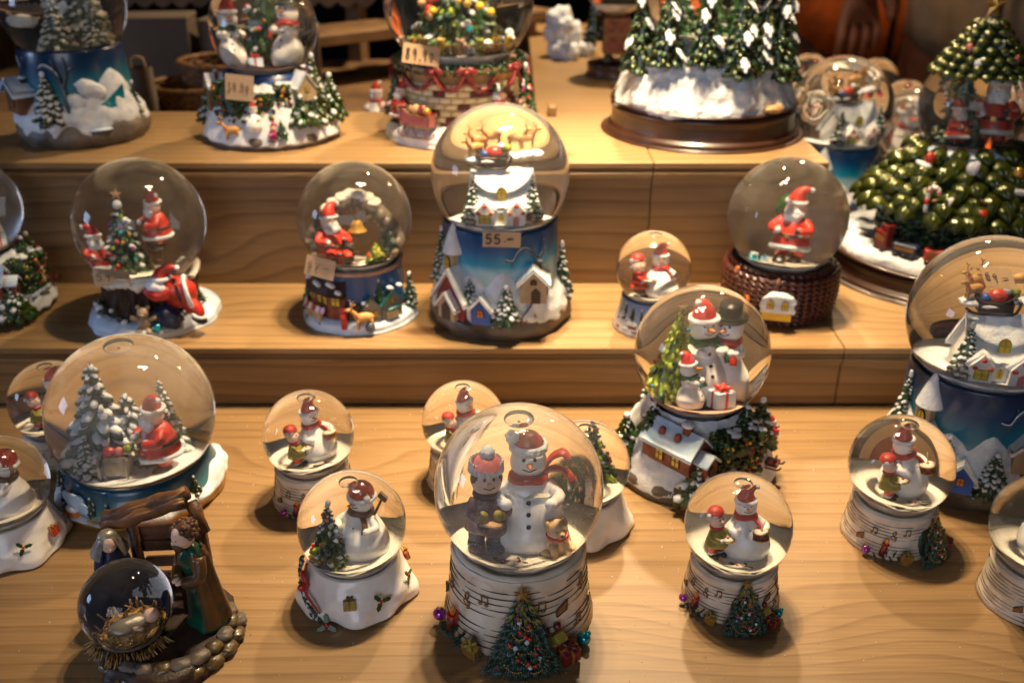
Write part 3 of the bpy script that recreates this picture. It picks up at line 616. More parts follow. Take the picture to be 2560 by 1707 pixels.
# ---------------------------------------------------------------- birch stump bases
def stump_r(z, R, h): t = z/(h-.78*R); return R*(.905-.11*t+.03*(1-t)**6)
def birch_base(p, R, h, seed=1, rich=True):
    k = R/5; H = h-.78*R; b = MB()
    b.lathe([(0, 0), (stump_r(0, R, h)*.97, 0)]+[(stump_r(H*i/8, R, h), max(.02*R, H*i/8)) for i in range(9)]+[(R*.765, H+.04*R), (R*.70, H+.02*R), (R*.62, H-.05*R), (R*.55, H-.03*R)], 'bark_white', 72, nz=.10*k, nf=.9/k, seed=seed); build('stump', b, p)
    b = MB()
    def peel(u, v):
        a = u*6.2832; n = noise.noise(Vector((math.sin(a)*4, math.cos(a)*4, seed)))+.5*noise.noise(Vector((math.sin(a)*13, math.cos(a)*13, seed)))
        z = H-(.28+.32*n)*k*2+v*(.30+.3*n)*k*2+.02; return (math.sin(a)*(stump_r(z, R, h)+.07*k+.09*k*math.sin(v*3.1)), -math.cos(a)*(stump_r(z, R, h)+.07*k+.09*k*math.sin(v*3.1)), z)
    b.surf(peel, 90, 5, 'bark_white'); build('torn_bark', b, p)
    rd = random.Random(seed); zs = [.86, .78, .70, .62, .54, .36, .28, .20, .12]
    for zi in zs:
        a0 = -150+rd.uniform(-15, 15)
        while a0 < 150:
            a1 = a0+rd.uniform(38, 75); P = []
            for i in range(12):
                a = a0+(a1-a0)*i/11; z = H*zi+.10*k*math.sin(R_(a*1.5)); P.append(at(a, z, stump_r(z, R, h)+.045*k))
            e = MB(); e.tube(P, [.01*k, .03*k, .035*k, .03*k, .01*k], 'brown_dark' if zi > .3 else 'brown', 5); build('staff_line', e, p); a0 = a1+rd.uniform(2, 8)
    for i, (a, zi, kind) in enumerate(((-72, .62, 0), (-46, .60, 1), (-30, .70, 2), (17, .66, 2), (36, .55, 3), (62, .72, 1), (74, .34, 0), (52, .28, 2), (-88, .35, 3))):
        e = MB()
        if kind in (0, 2):
            for s in (-1, 1): e.ball((s*.2, 0, -.25), (.15, .08, .11), 'old_gold', lv=1); e.tube([(s*.2+.12, 0, -.25), (s*.2+.12, 0, .35)], .045, 'old_gold', 6)
            e.box((.12, 0, .36), (.5, .1, .12), 'old_gold')
        elif kind == 1: e.tube(spline([(-.05, 0, -.55), (.2, 0, -.4), (-.15, 0, .3), (.12, 0, .6), (.1, 0, .2), (-.3, 0, -.1), (.05, 0, -.35), (.25, 0, -.1), (0, 0, .02)], 4), .06, 'old_gold', 6)
        else:
            e.prism([(-.4, -.35), (.35, -.1), (.35, .6), (-.4, .1)], -.05, .06, 'old_gold'); e.tube([(-.4, -.06, -.35), (.35, -.06, -.1), (.35, -.06, .6), (-.4, -.06, .1)], .05, 'brown', 5, closed=True)
        build('music_note', e, p, at(a, H*zi, stump_r(H*zi, R, h)+.06*k), rz=a, s=k)
    # dressing round the foot
    def foot(a, z=.0, out=.35): return at(a, z, stump_r(max(z, .2), R, h)+out*k)
    e = MB()
    for i in range(5): needles(e, foot(-66+i*9, (.5+.15*(i % 2))*k, .25), (math.sin(R_(-70+i*12)), -1, -.25-.2*(i % 2)), .95*k, 9, 55, 'fir_teal', rd, .05*k)
    for i in range(3): needles(e, foot(-60+i*8, .8*k, .2), (math.sin(R_(-80+i*25)), -.5, .7), .9*k, 8, 45, 'fir', rd, .05*k)
    build('fir_twig', e, p)
    e = MB(); e.cyl((0, 0, 0), (0, 0, 1.45), .3, .3, 'red_dark', 12); e.ring((0, 0, 1.42), .27, .1, 'red', 12, 6, nz=.2); e.tube([(.25, -.1, 1.4), (.29, -.14, .8)], .06, 'red', 5); o = build('candle', e, p, foot(-57, .55*k, .35), s=k, rot=(8, 6, 0))
    e = MB(); e.ball((0, 0, .38), (.19, .19, .42), 'orange', lv=1); e.ball((0, 0, .72), (.07, .07, .2), 'gold', lv=0); build('flame', e, o, (0, 0, 1.4))
    e = MB(); e.ball((0, 0, 0), .42, 'purple', lv=2); e.ball((0, 0, .4), .14, 'gold', lv=1); build('bauble', e, p, foot(-74, .75*k, .55), s=k)
    gift(p, foot(-33, .25*k, .55), (1.0*k, .55*k, 1.25*k), 'ochre', 'olive', rz=-33, rot=(22, 14, -33), bow='olive')
    g = gift(p, foot(33, .15*k, .75), (1.15*k, 1.0*k, 1.05*k), 'red_dark', 'gold', rot=(14, -8, 30), bow='burgundy')
    e = MB(); e.box((0, 0, .3*k), (.75*k, .6*k, .6*k), 'olive'); build('small_box', e, p, foot(21, 1.1*k, .45), rot=(20, 10, 10)); e = MB(); e.box((0, 0, .3*k), (.7*k, .6*k, .65*k), 'olive'); build('small_box', e, p, foot(29, 1.3*k, .5), rot=(30, -10, 30))
    for a, z in ((20, 1.9), (29, 2.15)): e = MB(); e.ball((0, 0, 0), .26*k, 'burgundy', lv=1, nz=.3); build('berry', e, p, foot(a, z*k, .35))
    e = MB(); e.ball((0, 0, 0), .42, 'cyan', lv=2); e.ball((.22, -.05, .42), .2, 'cyan', lv=1); build('bauble', e, p, foot(50, .5*k, .55), s=k)
    # needled fir tree leaning on the front
    T = MB(); T.ball((0, .0, 1.7), (1.15, .4, 1.9), 'fir', (-14, 0, 0), 2)
    rows = 11
    for j in range(rows):
        t = (j+.6)/rows; wd = 1.75*t**.95; z = 4.6*(1-t)+.45; y = -.25-1.0*t; n = 3+int(t*6)
        for i in range(n):
            q = (i/(n-1)-.5)*2 if n > 1 else 0; q += rd.uniform(-.08, .08)
            needles(T, (q*wd, y-.35*(1-q*q), z), (q*1.15, -.25, -.9), (.66+.35*t), 8, 42, 'fir_teal' if j > 1 else 'fir', rd, .058, tipm='fir' if j > 3 else 'olive')
    o = build('fir_tree', T, p, at(2, 0, stump_r(.3, R, h)-.25*k), rot=(0, 0, 2), s=k*.98)
    star(o, (0, -.5, 5.25), .55, 'ochre', name='star', rot=(-25, 0, 0))
    for i in range(14 if rich else 9):
        t = .2+.75*((i*5) % 14)/14; q = [-.75, .55, -.2, .9, -.95, .25, .7][i % 7]*.95; e = MB(); e.ball((q*1.75*t, -.45-1.05*t-.45*(1-q*q), 4.6*(1-t)+.15), .15, 'red', lv=1); build('bauble', e, o)
    for i in range(8): t = .25+.7*((i*3) % 8)/8; q = [-.4, .3, .75, -.7][i % 4]; e = MB(); e.ball((q*1.7*t, -.42-1.05*t-.42*(1-q*q), 4.5*(1-t)+.2), (.15, .09, .2), 'snow_blue', lv=1, nz=.3); build('snow_dab', e, o)
    for (x0, z0, x1, z1) in ((-.3, 3.9, .75, 3.1), (-.7, 3.0, .1, 2.75), (-1.0, 2.45, .9, 2.1), (-.35, 1.6, 1.05, 1.1), (-1.3, 1.3, -.1, .65), (.5, .55, 1.6, 1.2)):
        e = MB(); n = 11
        for i in range(n):
            s = i/(n-1); z = z0+(z1-z0)*s-.42*math.sin(s*3.14)*abs(x1-x0)/1.6; x = x0+(x1-x0)*s; t = 1-(z-.1)/4.6; e.ball((x, -.62-1.05*t-.34*(1-(x/(1.75*max(t, .2)))**2), z), .065, 'gold', lv=0)
        build('bead_garland', e, o)
def holly_floor(p, loc, k):
    holly(p, (loc[0]-.35*k, loc[1], loc[2]+.06), .55*k, rot=(-80, 0, 20)); holly(p, (loc[0]+.45*k, loc[1]-.05, loc[2]+.06), .5*k, rot=(-80, 0, -30))

# big globe in front: whistling snowman, boy and puppy
r = thing('snow_globe', 'largest front globe, snowman in red scarf and boy in knitted hat, on a birch stump', 'snow globe', (.4, 49.1, 0))
R, h = 5.0, 9.1; birch_base(r, R, h, 1); z = globe(r, R, h, gl='glass_dusty', fl=-.58)
o = snowman(r, (.55, .2, z-.15), 7.35, rz=0, hat='bobble', scarf='red', tall=True, collar=True, scarf_dir=1, topscarf=True, head_ang=4)
child(r, (-1.75, -.75, z-.1), 6.3, rz=8, coat='mauve_brown', trousers='slate', boots='navy', holds='basket', knit=True)
def puppy(p, loc, s, rz):
    b = MB(); b.ball((0, .2, .9), (.85, 1.0, 1.05), 'puppy_tan', lv=2, nz=.12, nf=2); b.ball((-.1, -.35, 1.9), (.68, .68, .62), 'puppy_tan', lv=2, nz=.08, nf=2); b.ball((-.1, -1.0, 1.75), (.32, .38, .26), 'tan', lv=1)
    for s_ in (-1, 1): b.ball((-.1+s_*.55, -.2, 2.1), (.2, .3, .42), 'tan', lv=1); b.tube([(s_*.45, -.6, 1.0), (s_*.5, -.95, .1)], [.3, .22], 'puppy_tan', 8); b.ball((s_*.8, .1, .3), (.35, .8, .32), 'puppy_tan', lv=1)
    b.tube(spline([(0, 1.1, .4), (.6, 1.5, .7), (.9, 1.3, 1.3)], 3), [.25, .2, .12], 'puppy_tan', 8); o = build('puppy', b, p, loc, rz, s)
    for s_ in (-1, 1): e = MB(); e.ball((-.1+s_*.25, -.92, 2.0), .08, 'black', lv=0); build('eye', e, o)
    e = MB(); e.ball((-.1, -1.36, 1.82), .1, 'black', lv=0); build('nose', e, o); e = MB(); e.ring((-.05, -.2, 1.45), .6, .14, 'red', 14, 6, rot=(20, 0, 0)); build('scarf', e, o)
puppy(r, (2.1, -1.0, z-.1), .92, 25); holly_floor(r, (-.5, -2.5, z), 1.1)
shrink(r, R, h, z, .79); o = flakes(r, R, h, 700, 3, .018)
BIG = r

# small birch globes: snowman with drum and child with cake
r = thing('snow_globe', 'small birch stump globe in front right, needled fir tree and presents round its foot', 'snow globe', (14.0, 50.4, 0), group='small birch stump snow globes')
R, h = 3.3, 5.4; birch_base(r, R, h, 5, False); z = globe(r, R, h, fl=-.47)
snowman(r, (.5, -.05, z-.1), 4.5, rz=8, hat='cone', drum=True, scarf_dir=1, hatbend=(1.6, .2), head_ang=-6)
child(r, (-1.15, -.45, z-.05), 3.5, rz=28); holly_floor(r, (0, -1.6, z), .7); shrink(r, R, h, z, .82); SMALL = r
def clone(src, label, loc, rz, s=1, group=None):
    c = copy_tree(src); c.location = [q*U for q in loc]; c.rotation_euler = (0, 0, R_(rz)); c.scale = (s, s, s); c['label'] = label
    if group: c['group'] = group
    elif 'group' in c.keys() and group == '': del c['group']
    return c
G5 = 'small birch stump snow globes'
clone(SMALL, 'small birch stump globe behind the white sack globe, red candle at its lower left', (-14.6, 61.3, 0), 42, .98)
clone(SMALL, 'small birch stump globe half hidden behind the left of the largest globe', (-3.6, 63.6, 0), 38, .93)
clone(SMALL, 'small birch stump globe with purple bauble, in front of the dark blue village globe', (26.3, 56.8, 0), 30, 1.04)
clone(SMALL, 'small birch stump globe at the back left, behind the big gold-ringed globe', (-35.2, 66.5, 0), 40, .95)
clone(SMALL, 'birch stump globe cut off by the right edge of the picture, nearest the camera', (33.0, 50.0, 0), 48, 1.02)

# ---------------------------------------------------------------- white sack globes
r = thing('snow_globe', 'white sack-shaped globe, snowman in dotted red hat beside a narrow decorated fir', 'snow globe', (-10.0, 50.9, 0), group='white sack snow globes')
R, h = 3.38, 5.1
z = globe(r, R, h, fl=-.5); b = MB()
def sack(u, v):
    a = u*6.2832; pr = [(0, 0), (3.35, 0), (3.75, .15), (3.72, .6), (3.45, 1.3), (3.1, 2.0), (2.88, 2.5), (2.75, 2.75), (2.5, 2.75), (2.1, 2.4)]; t = v*(len(pr)-1); i = min(int(t), len(pr)-2); q = t-i
    rr = pr[i][0]*(1-q)+pr[i+1][0]*q; zz = pr[i][1]*(1-q)+pr[i+1][1]*q; am = max(0, 1-zz/3)*.22 if rr > 1 else 0
    rr += am*(math.sin(5*a+zz*1.3)+.6*math.sin(9*a+1.3-zz*1.8))+.05*noise.noise(Vector((math.sin(a)*3, math.cos(a)*3, zz*2))); return (rr*math.sin(a), -rr*math.cos(a), zz)
b.surf(sack, 90, 46, 'white'); build('sack', b, r)
gift(r, at(2, 1.3, 3.55), (.75, .3, .65), 'olive', 'old_gold', rot=(-14, 0, 6)); holly(r, at(33, 1.55, 3.62), .55, rot=(-14, 0, 33)); holly(r, at(78, 1.7, 3.5), .5, rot=(-10, 0, 78)); holly(r, at(-20, .25, 3.95), .6, rot=(-40, 20, -20)); holly(r, at(150, 1.5, 3.6), .5, rot=(-10, 0, 150)); gift(r, at(120, 1.2, 3.55), (.7, .3, .6), 'red', 'gold', rot=(-14, 0, 120))
e = MB(); rd = random.Random(3)
for i in range(70):
    t = i/70; a = -88+58*t; zz = 2.5-2.2*t+rd.uniform(-.15, .15); e.ball(at(a+rd.uniform(-4, 4), zz, 3.35+.45*t), (.16, .1, .26), 'fir' if i % 4 else 'snow_blue', (rd.uniform(-50, 50), rd.uniform(-50, 50), a), 0)
build('leaf_garland', e, r)
e = MB(); e.tube(spline([at(-70, 2.9, 3.0), at(-62, 2.3, 3.3), at(-48, 1.7, 3.65), at(-36, 1.3, 3.75), at(-27, .95, 3.85)], 5), [.14, .24, .26, .22, .18], 'red', 8, flat=.35); e.ball(at(-60, 2.35, 3.4), (.5, .2, .28), 'red', (0, 30, -60), 1); e.ball(at(-54, 1.9, 3.6), (.2, .4, .3), 'red', (0, -20, -60), 1)
for i in range(9): e.ball(at(-66+i*4.5, 2.6-i*.19, 3.42+i*.06), .055, 'snow', lv=0)
build('ribbon', e, r)
fir(r, (-1.2, -1.15, z-.1), 4.6, 1.15, 100, 'fir', 'snow', .3, 5, size=.34, extra=(('red', 'pink'), 9, .13), mats=('fir', 'green', 'fir_teal', 'leaf_light'), lv=0)
o = snowman(r, (.35, .1, z-.15), 4.8, rz=-18, hat='dots', scarf='brown', scarf_dir=1, head_ang=-14)
e = MB(); e.tube([(1.4, .2, 4.8), (2.6, .5, 7.4)], .16, 'brown', 6); e.box((2.9, .5, 7.9), (1.3, .5, 1.0), 'brown', (0, 30, 0)); build('broom', e, o); shrink(r, R, h, z, .87); SACK = r
G6 = 'white sack snow globes'
clone(SACK, 'white sack-shaped globe cut off by the left edge of the picture', (-34.4, 55.6, 0), -38, .97)
clone(SACK, 'white sack-shaped globe half hidden behind the right of the largest globe', (5.0, 58.2, 0), 205, .93)

# ---------------------------------------------------------------- painted village scene base
def drape(b, R0, z_lo, z_hi, seed, amp=.5, mat='snow', out=.0, n=96, fr=1.0):
    """snow lying round a base: lumpy, with dripping lower edge and a top edge drawn by z_hi(a)"""
    def fn(u, v):
        a = u*6.2832; d = noise.noise(Vector((math.sin(a)*3.2*fr, math.cos(a)*3.2*fr, seed)))+.6*noise.noise(Vector((math.sin(a)*8*fr, math.cos(a)*8*fr, seed+5)))
        lo = z_lo+amp*d; hi = z_hi(a) if callable(z_hi) else z_hi; z = lo+(hi-lo)*v
        rr = (R0(z) if callable(R0) else R0)+out+(.34*math.sin(min(1, v*1.15)*3.14)**.6)+.24*noise.noise(Vector((math.sin(a)*5, math.cos(a)*5, z*1.2+seed)))
        if v == 0 or v == 1: rr -= .32
        return (rr*math.sin(a), -rr*math.cos(a), z)
    return b.surf(fn, n, 14, mat)
def peaks(lst, base):
    def f(a):
        a = (math.degrees(a)+180) % 360-180; return max([base]+[hh-abs(((a-c+180) % 360)-180)**1.25/w for c, hh, w in lst])
    return f
def bare_tree(p, pts, mat='slate', s=.12):
    b = MB(); c = MB()
    for (P, r0, r1) in pts:
        q = spline(P, 4); b.tube(q, [r0, r1], mat, 6); c.tube([(x, y, z+r0*.7) for x, y, z in q[2:]], [r0*.5, r1*.7], 'snow', 5)
    o = build('bare_tree', b, p); build('snow', c, o); return o
def scene_base(p, R, h, glaze='sky_glaze', rr=5.0, variant=0):
    H = h-.66*R; rt = .84*R; cylr = lambda z: 5.15-(5.15-rt)*min(1, max(0, z-2)/(H-2)); b = MB()
    b.lathe([(0, 0), (5.3, 0), (6.0, .3), (6.25, 1.0), (6.0, 1.9), (5.3, 2.8), (4.6, 3.4)], 'rock', 60, nz=.5, nf=.55, k=3, seed=variant); build('rock', b, p)
    b = MB(); b.lathe([(5.1, 2.2), (cylr(4), 4), (cylr(6), 6), (rt, H), (rt-.12, H+.12), (rt-.35, H+.1), (rt-.8, H-.5)], glaze, 64, k=2); build('glazed_drum', b, p)
    b = MB(); drape(b, lambda z: 6.35-.26*z if z < 4.4 else cylr(z)+.2, 1.35, peaks([(-29, 5.7, 28), (3, 6.1, 22), (-75, 6.2, 30), (38, 4.6, 40), (85, 4.9, 40), (180, 5, 90)] if variant == 0 else [(35, 6.0, 24), (62, 7.2, 26), (15, 4.6, 30), (-80, 4.5, 50), (-30, 4.2, 60), (180, 5, 90)], 3.4), 4+variant, .8, n=150); build('snow_skirt', b, p)
    return H, cylr
r = thing('snow_globe', 'tall blue village globe with the 55 price tag, snowy cottage and flying sleigh inside', 'snow globe', (-1.0, 81.7, 5.6), group='blue village snow globes')
R, h = 5.88, 12.86; H, cylr = scene_base(r, R, h); z = globe(r, R, h, 'snow', bubble=False, cut=-.74, fl=-.52)
def ahouse(p, a, z, rad, *args, turn=0, **k):
    o = house(p, at(a, z-.1, rad+.25), *args, rz=a+turn, **k); o.scale = (1.3, 1.3, 1.3); return o
ahouse(r, -44, 1.7, 5.0, 2.5, 1.3, 1.5, 1.7, 'red_dark', door=(0, .9, 1.6, 'brown_dark'), chim=False, side=False, over=.3, thick=.26)
ahouse(r, -44, 1.7, 5.9, 1.5, .7, .9, .9, 'sand_wall', door=(0, .8, 1.3, 'brown_dark'), chim=False, side=False, over=.2)
t = MB(); t.box((0, 0, .9), (1.05, 1.0, 1.8), 'sand_wall'); o = build('tower', t, r, at(-52, 5.0, 4.95), -52, s=1.25); e = MB(); e.lathe([(.85, 0), (.75, .35), (.45, 1.1), (.2, 1.7), (0, 2.1)], 'snow', 14, c=(0, 0, 1.7), nz=.15); build('roof', e, o); window(o, (0, -.54, .35), .42, 1.05, frame='brown_dark')
ahouse(r, -15, 1.8, 5.5, 1.3, .9, 1.0, .75, 'blue', wins=((0, .55, .35, .45, 'orange', 'brown'),), chim=False, side=False, over=.2, thick=.2)
ahouse(r, 33, 3.5, 4.9, 1.7, 2.0, 1.35, .85, 'sand_wall', turn=-34, door=(.15, .6, 1.1, 'brown_dark'), wins=((0, 1.3, .35, .35, 'brown_dark', 'brown'),), chim='brown_dark', over=.25, thick=.26)
for a, zz, rad, hh, rw, n in ((-27, 3.4, 5.6, 2.2, .75, 40), (5, 1.9, 5.9, 3.2, 1.25, 90), (78, 2.2, 5.45, 5.0, 1.0, 110), (-78, 3.8, 5.15, 4.8, .95, 90), (-7, 1.4, 6.0, 1.1, .4, 14), (-62, 1.9, 6.1, 1.4, .45, 18), (-90, 1.6, 5.5, 2.4, .7, 30), (120, 2, 5.3, 4, .9, 60), (170, 2, 5.3, 4.4, 1, 60)):
    fir(r, at(a, zz, rad), hh, rw, n, 'fir', 'snow', .8, int(a+200), size=.42, lv=0)
bare_tree(r, [([at(40, 5.2, 5.1), at(38, 6.2, 5.15), at(33, 7.3, 5.15), at(24, 7.9, 5.1), at(17, 7.6, 5.15), at(12, 6.9, 5.2), at(5, 7.0, 5.15)], .17, .07), ([at(36, 6.6, 5.15), at(44, 7.3, 5.1), at(46, 8.3, 5.05)], .12, .05), ([at(40, 5.6, 5.15), at(32, 6.2, 5.2), at(27, 6.1, 5.2)], .1, .05), ([at(42, 6.9, 5.1), at(50, 7.2, 5.1), at(54, 7.0, 5.1)], .09, .04), ([at(17, 7.6, 5.15), at(16, 8.1, 5.1)], .07, .03), ([at(12, 6.9, 5.2), at(11, 6.4, 5.2)], .07, .05)])
e = MB(); P = spline([at(28, 3.6, 5.75), at(26, 3.0, 5.85), at(20, 2.4, 5.95), at(13, 1.9, 6.05)], 5); e.tube(P, [.24, .3], 'slate', 6, flat=.35, up=(0, -1, .3)); build('path', e, r)
e = MB(); e.tube(spline([at(-48, 1.5, 6.15), at(-32, 1.35, 6.3), at(-24, 1.3, 6.3), at(-32, .9, 6.3)], 4), [.3, .26, .1], 'slate', 6, flat=.5); build('path', e, r)
e = MB(); e.tube([at(16, 1.55, 6.2), at(30, 2.1, 6.15)], .06, 'red_dark', 6)
for i in range(5): q = at(18+i*2.6, 1.75+i*.1, 6.18); e.tube([(q[0], q[1], q[2]-.2), (q[0], q[1], q[2]+.22)], .05, 'red_dark', 5)
build('fence', e, r)
# inside: cottage between two firs, sleigh on a cloud above
o = house(r, (.15, -1.4, z-.1), 3.2, 3.8, 1.5, 2.1, 'white', wins=(), chim='pink', side=False, over=.25, thick=.3, snowlump=.16, rz=90)
for x in (-1.25, 1.15):
    b = MB(); b.prism([(-.62, 0), (.62, 0), (.62, 1.0), (0, 1.75), (-.62, 1.0)], -.5, .5, 'white'); q = build('gable', b, r, (x+.1, -3.15, z-.1), s=1.15); e = MB()
    for s in (-1, 1): e.tube([(0, -.1, 1.82), (s*.75, -.1, .98)], .17, 'snow', 8); e.tube([(0, .4, 1.82), (s*.75, .4, .98)], .17, 'snow', 8)
    build('snow', e, q)
    if x < 0: window(q, (0, -.52, .25), .62, .6, frame='lime', arch=False)
    else: e = MB(); e.prism([(-.2, 0), (.2, 0), (.2, .6), (0, .8), (-.2, .6)], -.56, -.4, 'pink'); build('door', e, q)
    for (bx, bz) in ((0, 1.45), (-.42, .95), (.42, .95)): e = MB(); e.ball((bx, -.62, bz), (.16, .08, .13), 'red', lv=1); build('bow', e, q)
window(r, (.1, -2.95, z+.25), .42, .7, frame='lime'); window(r, (.12, -2.75, z+1.9), .55, .85, frame='lime')
for x, s in ((-1.95, 7), (2.3, 9)): fir(r, (x+.05, -2.7, z-.1), 3.7, .95, 90, 'fir', 'snow', .85, s, size=.40, lv=0)
b = MB(); zc = h+1.65
for x, y, q in ((-1.7, .1, .8), (-.9, -.2, .95), (0, 0, .8), (.8, .3, .8), (1.7, .5, .75), (2.4, .6, .6)): b.ball((x, y-1.0, zc-.25+.05*x), (q*.85, .6, .2), 'snow', lv=2, nz=.25, nf=2)
b.tube([(0, .0, z), (.2, 0, zc-.4)], .09, 'snow', 6); build('cloud', b, r)
b = MB(); SX = 0; b.surf(lambda u, v: (-1.0+1.8*u, -1.6+.9*v, zc+.25+.55*(abs(u-.5)*1.6)**2+.2*(u > .5)*u), 9, 5, 'brown_dark', False); b.box((-.1, -1.15, zc+.15), (1.5, .9, .5), 'brown_dark'); b.tube(spline([(-1.4, -1.6, zc+.1), (-.9, -1.6, zc-.15), (.6, -1.6, zc-.15), (.9, -1.6, zc+.5)], 4), .07, 'brown_dark', 6); q = build('sleigh', b, r, (-.45, .5, -.6*zc-.4), s=1.6)
e = MB(); e.ball((0, -1.2, zc+.55), (.5, .35, .35), 'red', lv=1); e.ball((.35, -1.2, zc+.9), .2, 'snow', lv=1); e.ball((-.5, -1.25, zc+.45), .25, 'blue', lv=1); e.ball((.7, -1.1, zc+.75), .22, 'lime', lv=1); build('cargo', e, q)
for i, (x, y, zz, a) in enumerate(((-2.0, -.9, -.1, 20), (-1.7, -.2, .3, 10), (-.6, .2, .45, 15), (1.3, .1, .3, -170), (2.1, .2, .3, -160))): deer(r, (x, y, zc+zz), .74, a)
shrink(r, R, h+1.6, z+3.5, .82, .82, only=('cloud', 'sleigh', 'reindeer')); BLUE = r
clone(BLUE, 'dark blue village globe in painted shade, cottage and reindeer inside, cut off by right edge', (34.5, 64.9, 0), -10, 1.0)
for o in list(sc.objects):
    if o.name.startswith('glazed_drum') and o.parent and o.parent.get('label', '').startswith('dark blue village'): o.data = o.data.copy(); o.data.materials[0] = M['night_and_shade_glaze']  # shade at the right edge painted in as a darker drum glaze
clone(BLUE, 'blurred blue village globe beside the right end of the top step, behind the rope globe', (35.8, 108.6, 5.6), 22, .95)
# ---------------------------------------------------------------- snowy village mound base
def village(p, R, h, r0=6.3, seed=2, trees=(), snow_lo=.35):
    H = h-.78*R; b = MB(); b.lathe([(0, 0), (r0*.88, 0), (r0*.96, .25), (r0*.97, .8), (r0*.88, 1.5), (r0*.5, 1.7)], 'rock', 60, nz=.35, nf=.6, k=2, seed=seed); build('rock', b, p)
    b = MB(); rt = R*.72
    def fn(u, v):
        a = u*6.2832; n1 = noise.noise(Vector((math.sin(a)*3, math.cos(a)*3, seed))); lo = snow_lo+.55*abs(n1); t = v
        rr = r0*(1-t**1.5*.42)*(1+.05*n1) if t < .7 else (r0*(1-.7**1.5*.42))*(1-(t-.7)/.3)+rt*(t-.7)/.3
        z = lo+(H+.05-lo)*(t**1.25)+.22*noise.noise(Vector((math.sin(a)*rr, math.cos(a)*rr, seed+3)))*(t < .95); rr += .15*noise.noise(Vector((math.sin(a)*6, math.cos(a)*6, z+seed)))
        if v == 0: rr *= .95
        return (rr*math.sin(a), -rr*math.cos(a), z)
    b.surf(fn, 100, 22, 'snow'); build('snow_mound', b, p)
    for (a, z, rad, hh, rw, n, s) in trees: fir(p, at(a, z, rad), hh, rw, n, 'fir_gloss', 'snow', .25, seed*10+int(a)+200, size=.42, lv=0, mats=('fir_gloss', 'fir_gloss', 'green'), squash=s)
    return H
def brick_house(p, loc, rz, L=3.6, W=1.9, hw=1.3, hr=.95, wall='brick_red'):
    o = house(p, loc, W, L, hw, hr, wall, 'snow_blue', rz=rz, chim=False, side=False, over=.22, thick=.2, door=None)
    for y in (-.9, .35): window(o, (-W/2-.02, y+.1, .35), .5, .75, frame='brown_dark', ang=-90)
    b = MB(); b.prism([(-.55, 0), (.55, 0), (.55, .8), (0, 1.25), (-.55, .8)], -.5, .5, wall); build('porch', b, o, (.1, -L/2-.35, 0)); e = MB()
    for s in (-1, 1): e.box((.1+s*.36, -L/2-.4, 1.16), (.95, 1.3, .16), 'snow_blue', (0, s*40, 0), bev=.3, smooth=True)
    build('porch_roof', e, o); e = MB(); e.prism([(-.25, 0), (.25, 0), (.25, .6), (0, .8), (-.25, .6)], -.08, .05, 'brown_dark'); build('door', e, o, (.1, -L/2-.87, 0))
    e = MB(); e.box((0, -L*.22, hw+hr+.15), (.5, .5, .6), wall); e.ball((0, -L*.22, hw+hr+.55), (.4, .4, .16), 'snow', lv=1, nz=.2); build('chimney', e, o)
    for y in (-.5, .7): e = MB(); e.lathe([(.28, 0), (.2, .35), (0, .5)], 'brick_red', 8, c=(-W*.27, y, hw+hr*.55)); build('dormer', e, o)
    return o
r = thing('snow_globe', 'snowmen family and lime green fir on a pink disc, above a brick cottage village', 'snow globe', (14.0, 65.6, 0), group='brick cottage village snow globes')
R, h = 4.97, 9.76
H = village(r, R, h, 6.3, 2, ((-78, 1.6, 5.5, 3.6, 1.6, 90, 1), (-58, 4.0, 4.3, 2.8, 1.2, 60, 1), (78, 2.6, 4.8, 3.8, 1.4, 80, 1), (48, 4.4, 4.2, 2.4, 1.3, 60, 1), (-6, .8, 6.1, 3.4, 1.75, 130, .7), (10, 2.3, 5.3, 1.5, .8, 30, .8), (150, 2.6, 4.8, 3.4, 1.2, 60, 1), (-140, 2.6, 4.8, 3.0, 1.2, 60, 1)))
z = globe(r, R, h, 'snow', bubble=False, disc=True)
q = brick_house(r, at(-28, 2.9, 4.45), 42); q.scale = (1.2, 1.2, 1.2)
def hedge(p, loc, d, rz, seed, n=150, mats=('fir_gloss', 'fir_gloss', 'green'), dots=('red', 'window_yellow'), nd=9, name='hedge'):
    rd = random.Random(seed); b = MB(); b.box((0, 0, d[2]/2), [q*.86 for q in d], 'fir', bev=.4)
    for i in range(n):
        q = [rd.uniform(-1, 1) for _ in range(3)]; k = max(abs(x) for x in q); q = [x/k for x in q]; b.ball((q[0]*d[0]*.46, q[1]*d[1]*.46, d[2]/2+q[2]*d[2]*.46), rd.uniform(.16, .27), mats[i % len(mats)], lv=0)
    o = build(name, b, p, loc, rz)
    for i in range(nd): e = MB(); e.ball((rd.uniform(-.45, .45)*d[0], -d[1]*.52, rd.uniform(.15, .9)*d[2]), .13, dots[i % len(dots)], lv=1); build('light', e, o)
    e = MB()
    for i in range(6): e.ball((rd.uniform(-.5, .5)*d[0], rd.uniform(-.4, .4)*d[1], d[2]), (rd.uniform(.25, .45), .3, .2), 'snow', lv=1, nz=.3)
    build('snow', e, o); return o
hedge(r, at(27, 2.2, 4.9), (3.7, 1.9, 3.3), 26, 4, 300, nd=14); e = MB(); e.tube([at(14, 2.0, 6.0), at(42, 2.1, 6.2)], .1, 'snow_blue', 6, flat=.6); e.tube([at(14, 1.75, 6.05), at(42, 1.85, 6.25)], .07, 'slate', 6); build('railing', e, r)
snowman(r, at(52, 3.1, 5.1), 1.9, rz=52, scarf='red'); gentleman(r, at(80, 3.0, 5.9), 2.0, rz=80)
e = MB(); e.box((0, 0, .25), (.9, 1.2, .3), 'burgundy'); e.box((0, -.3, .5), (.8, .12, .5), 'black'); 
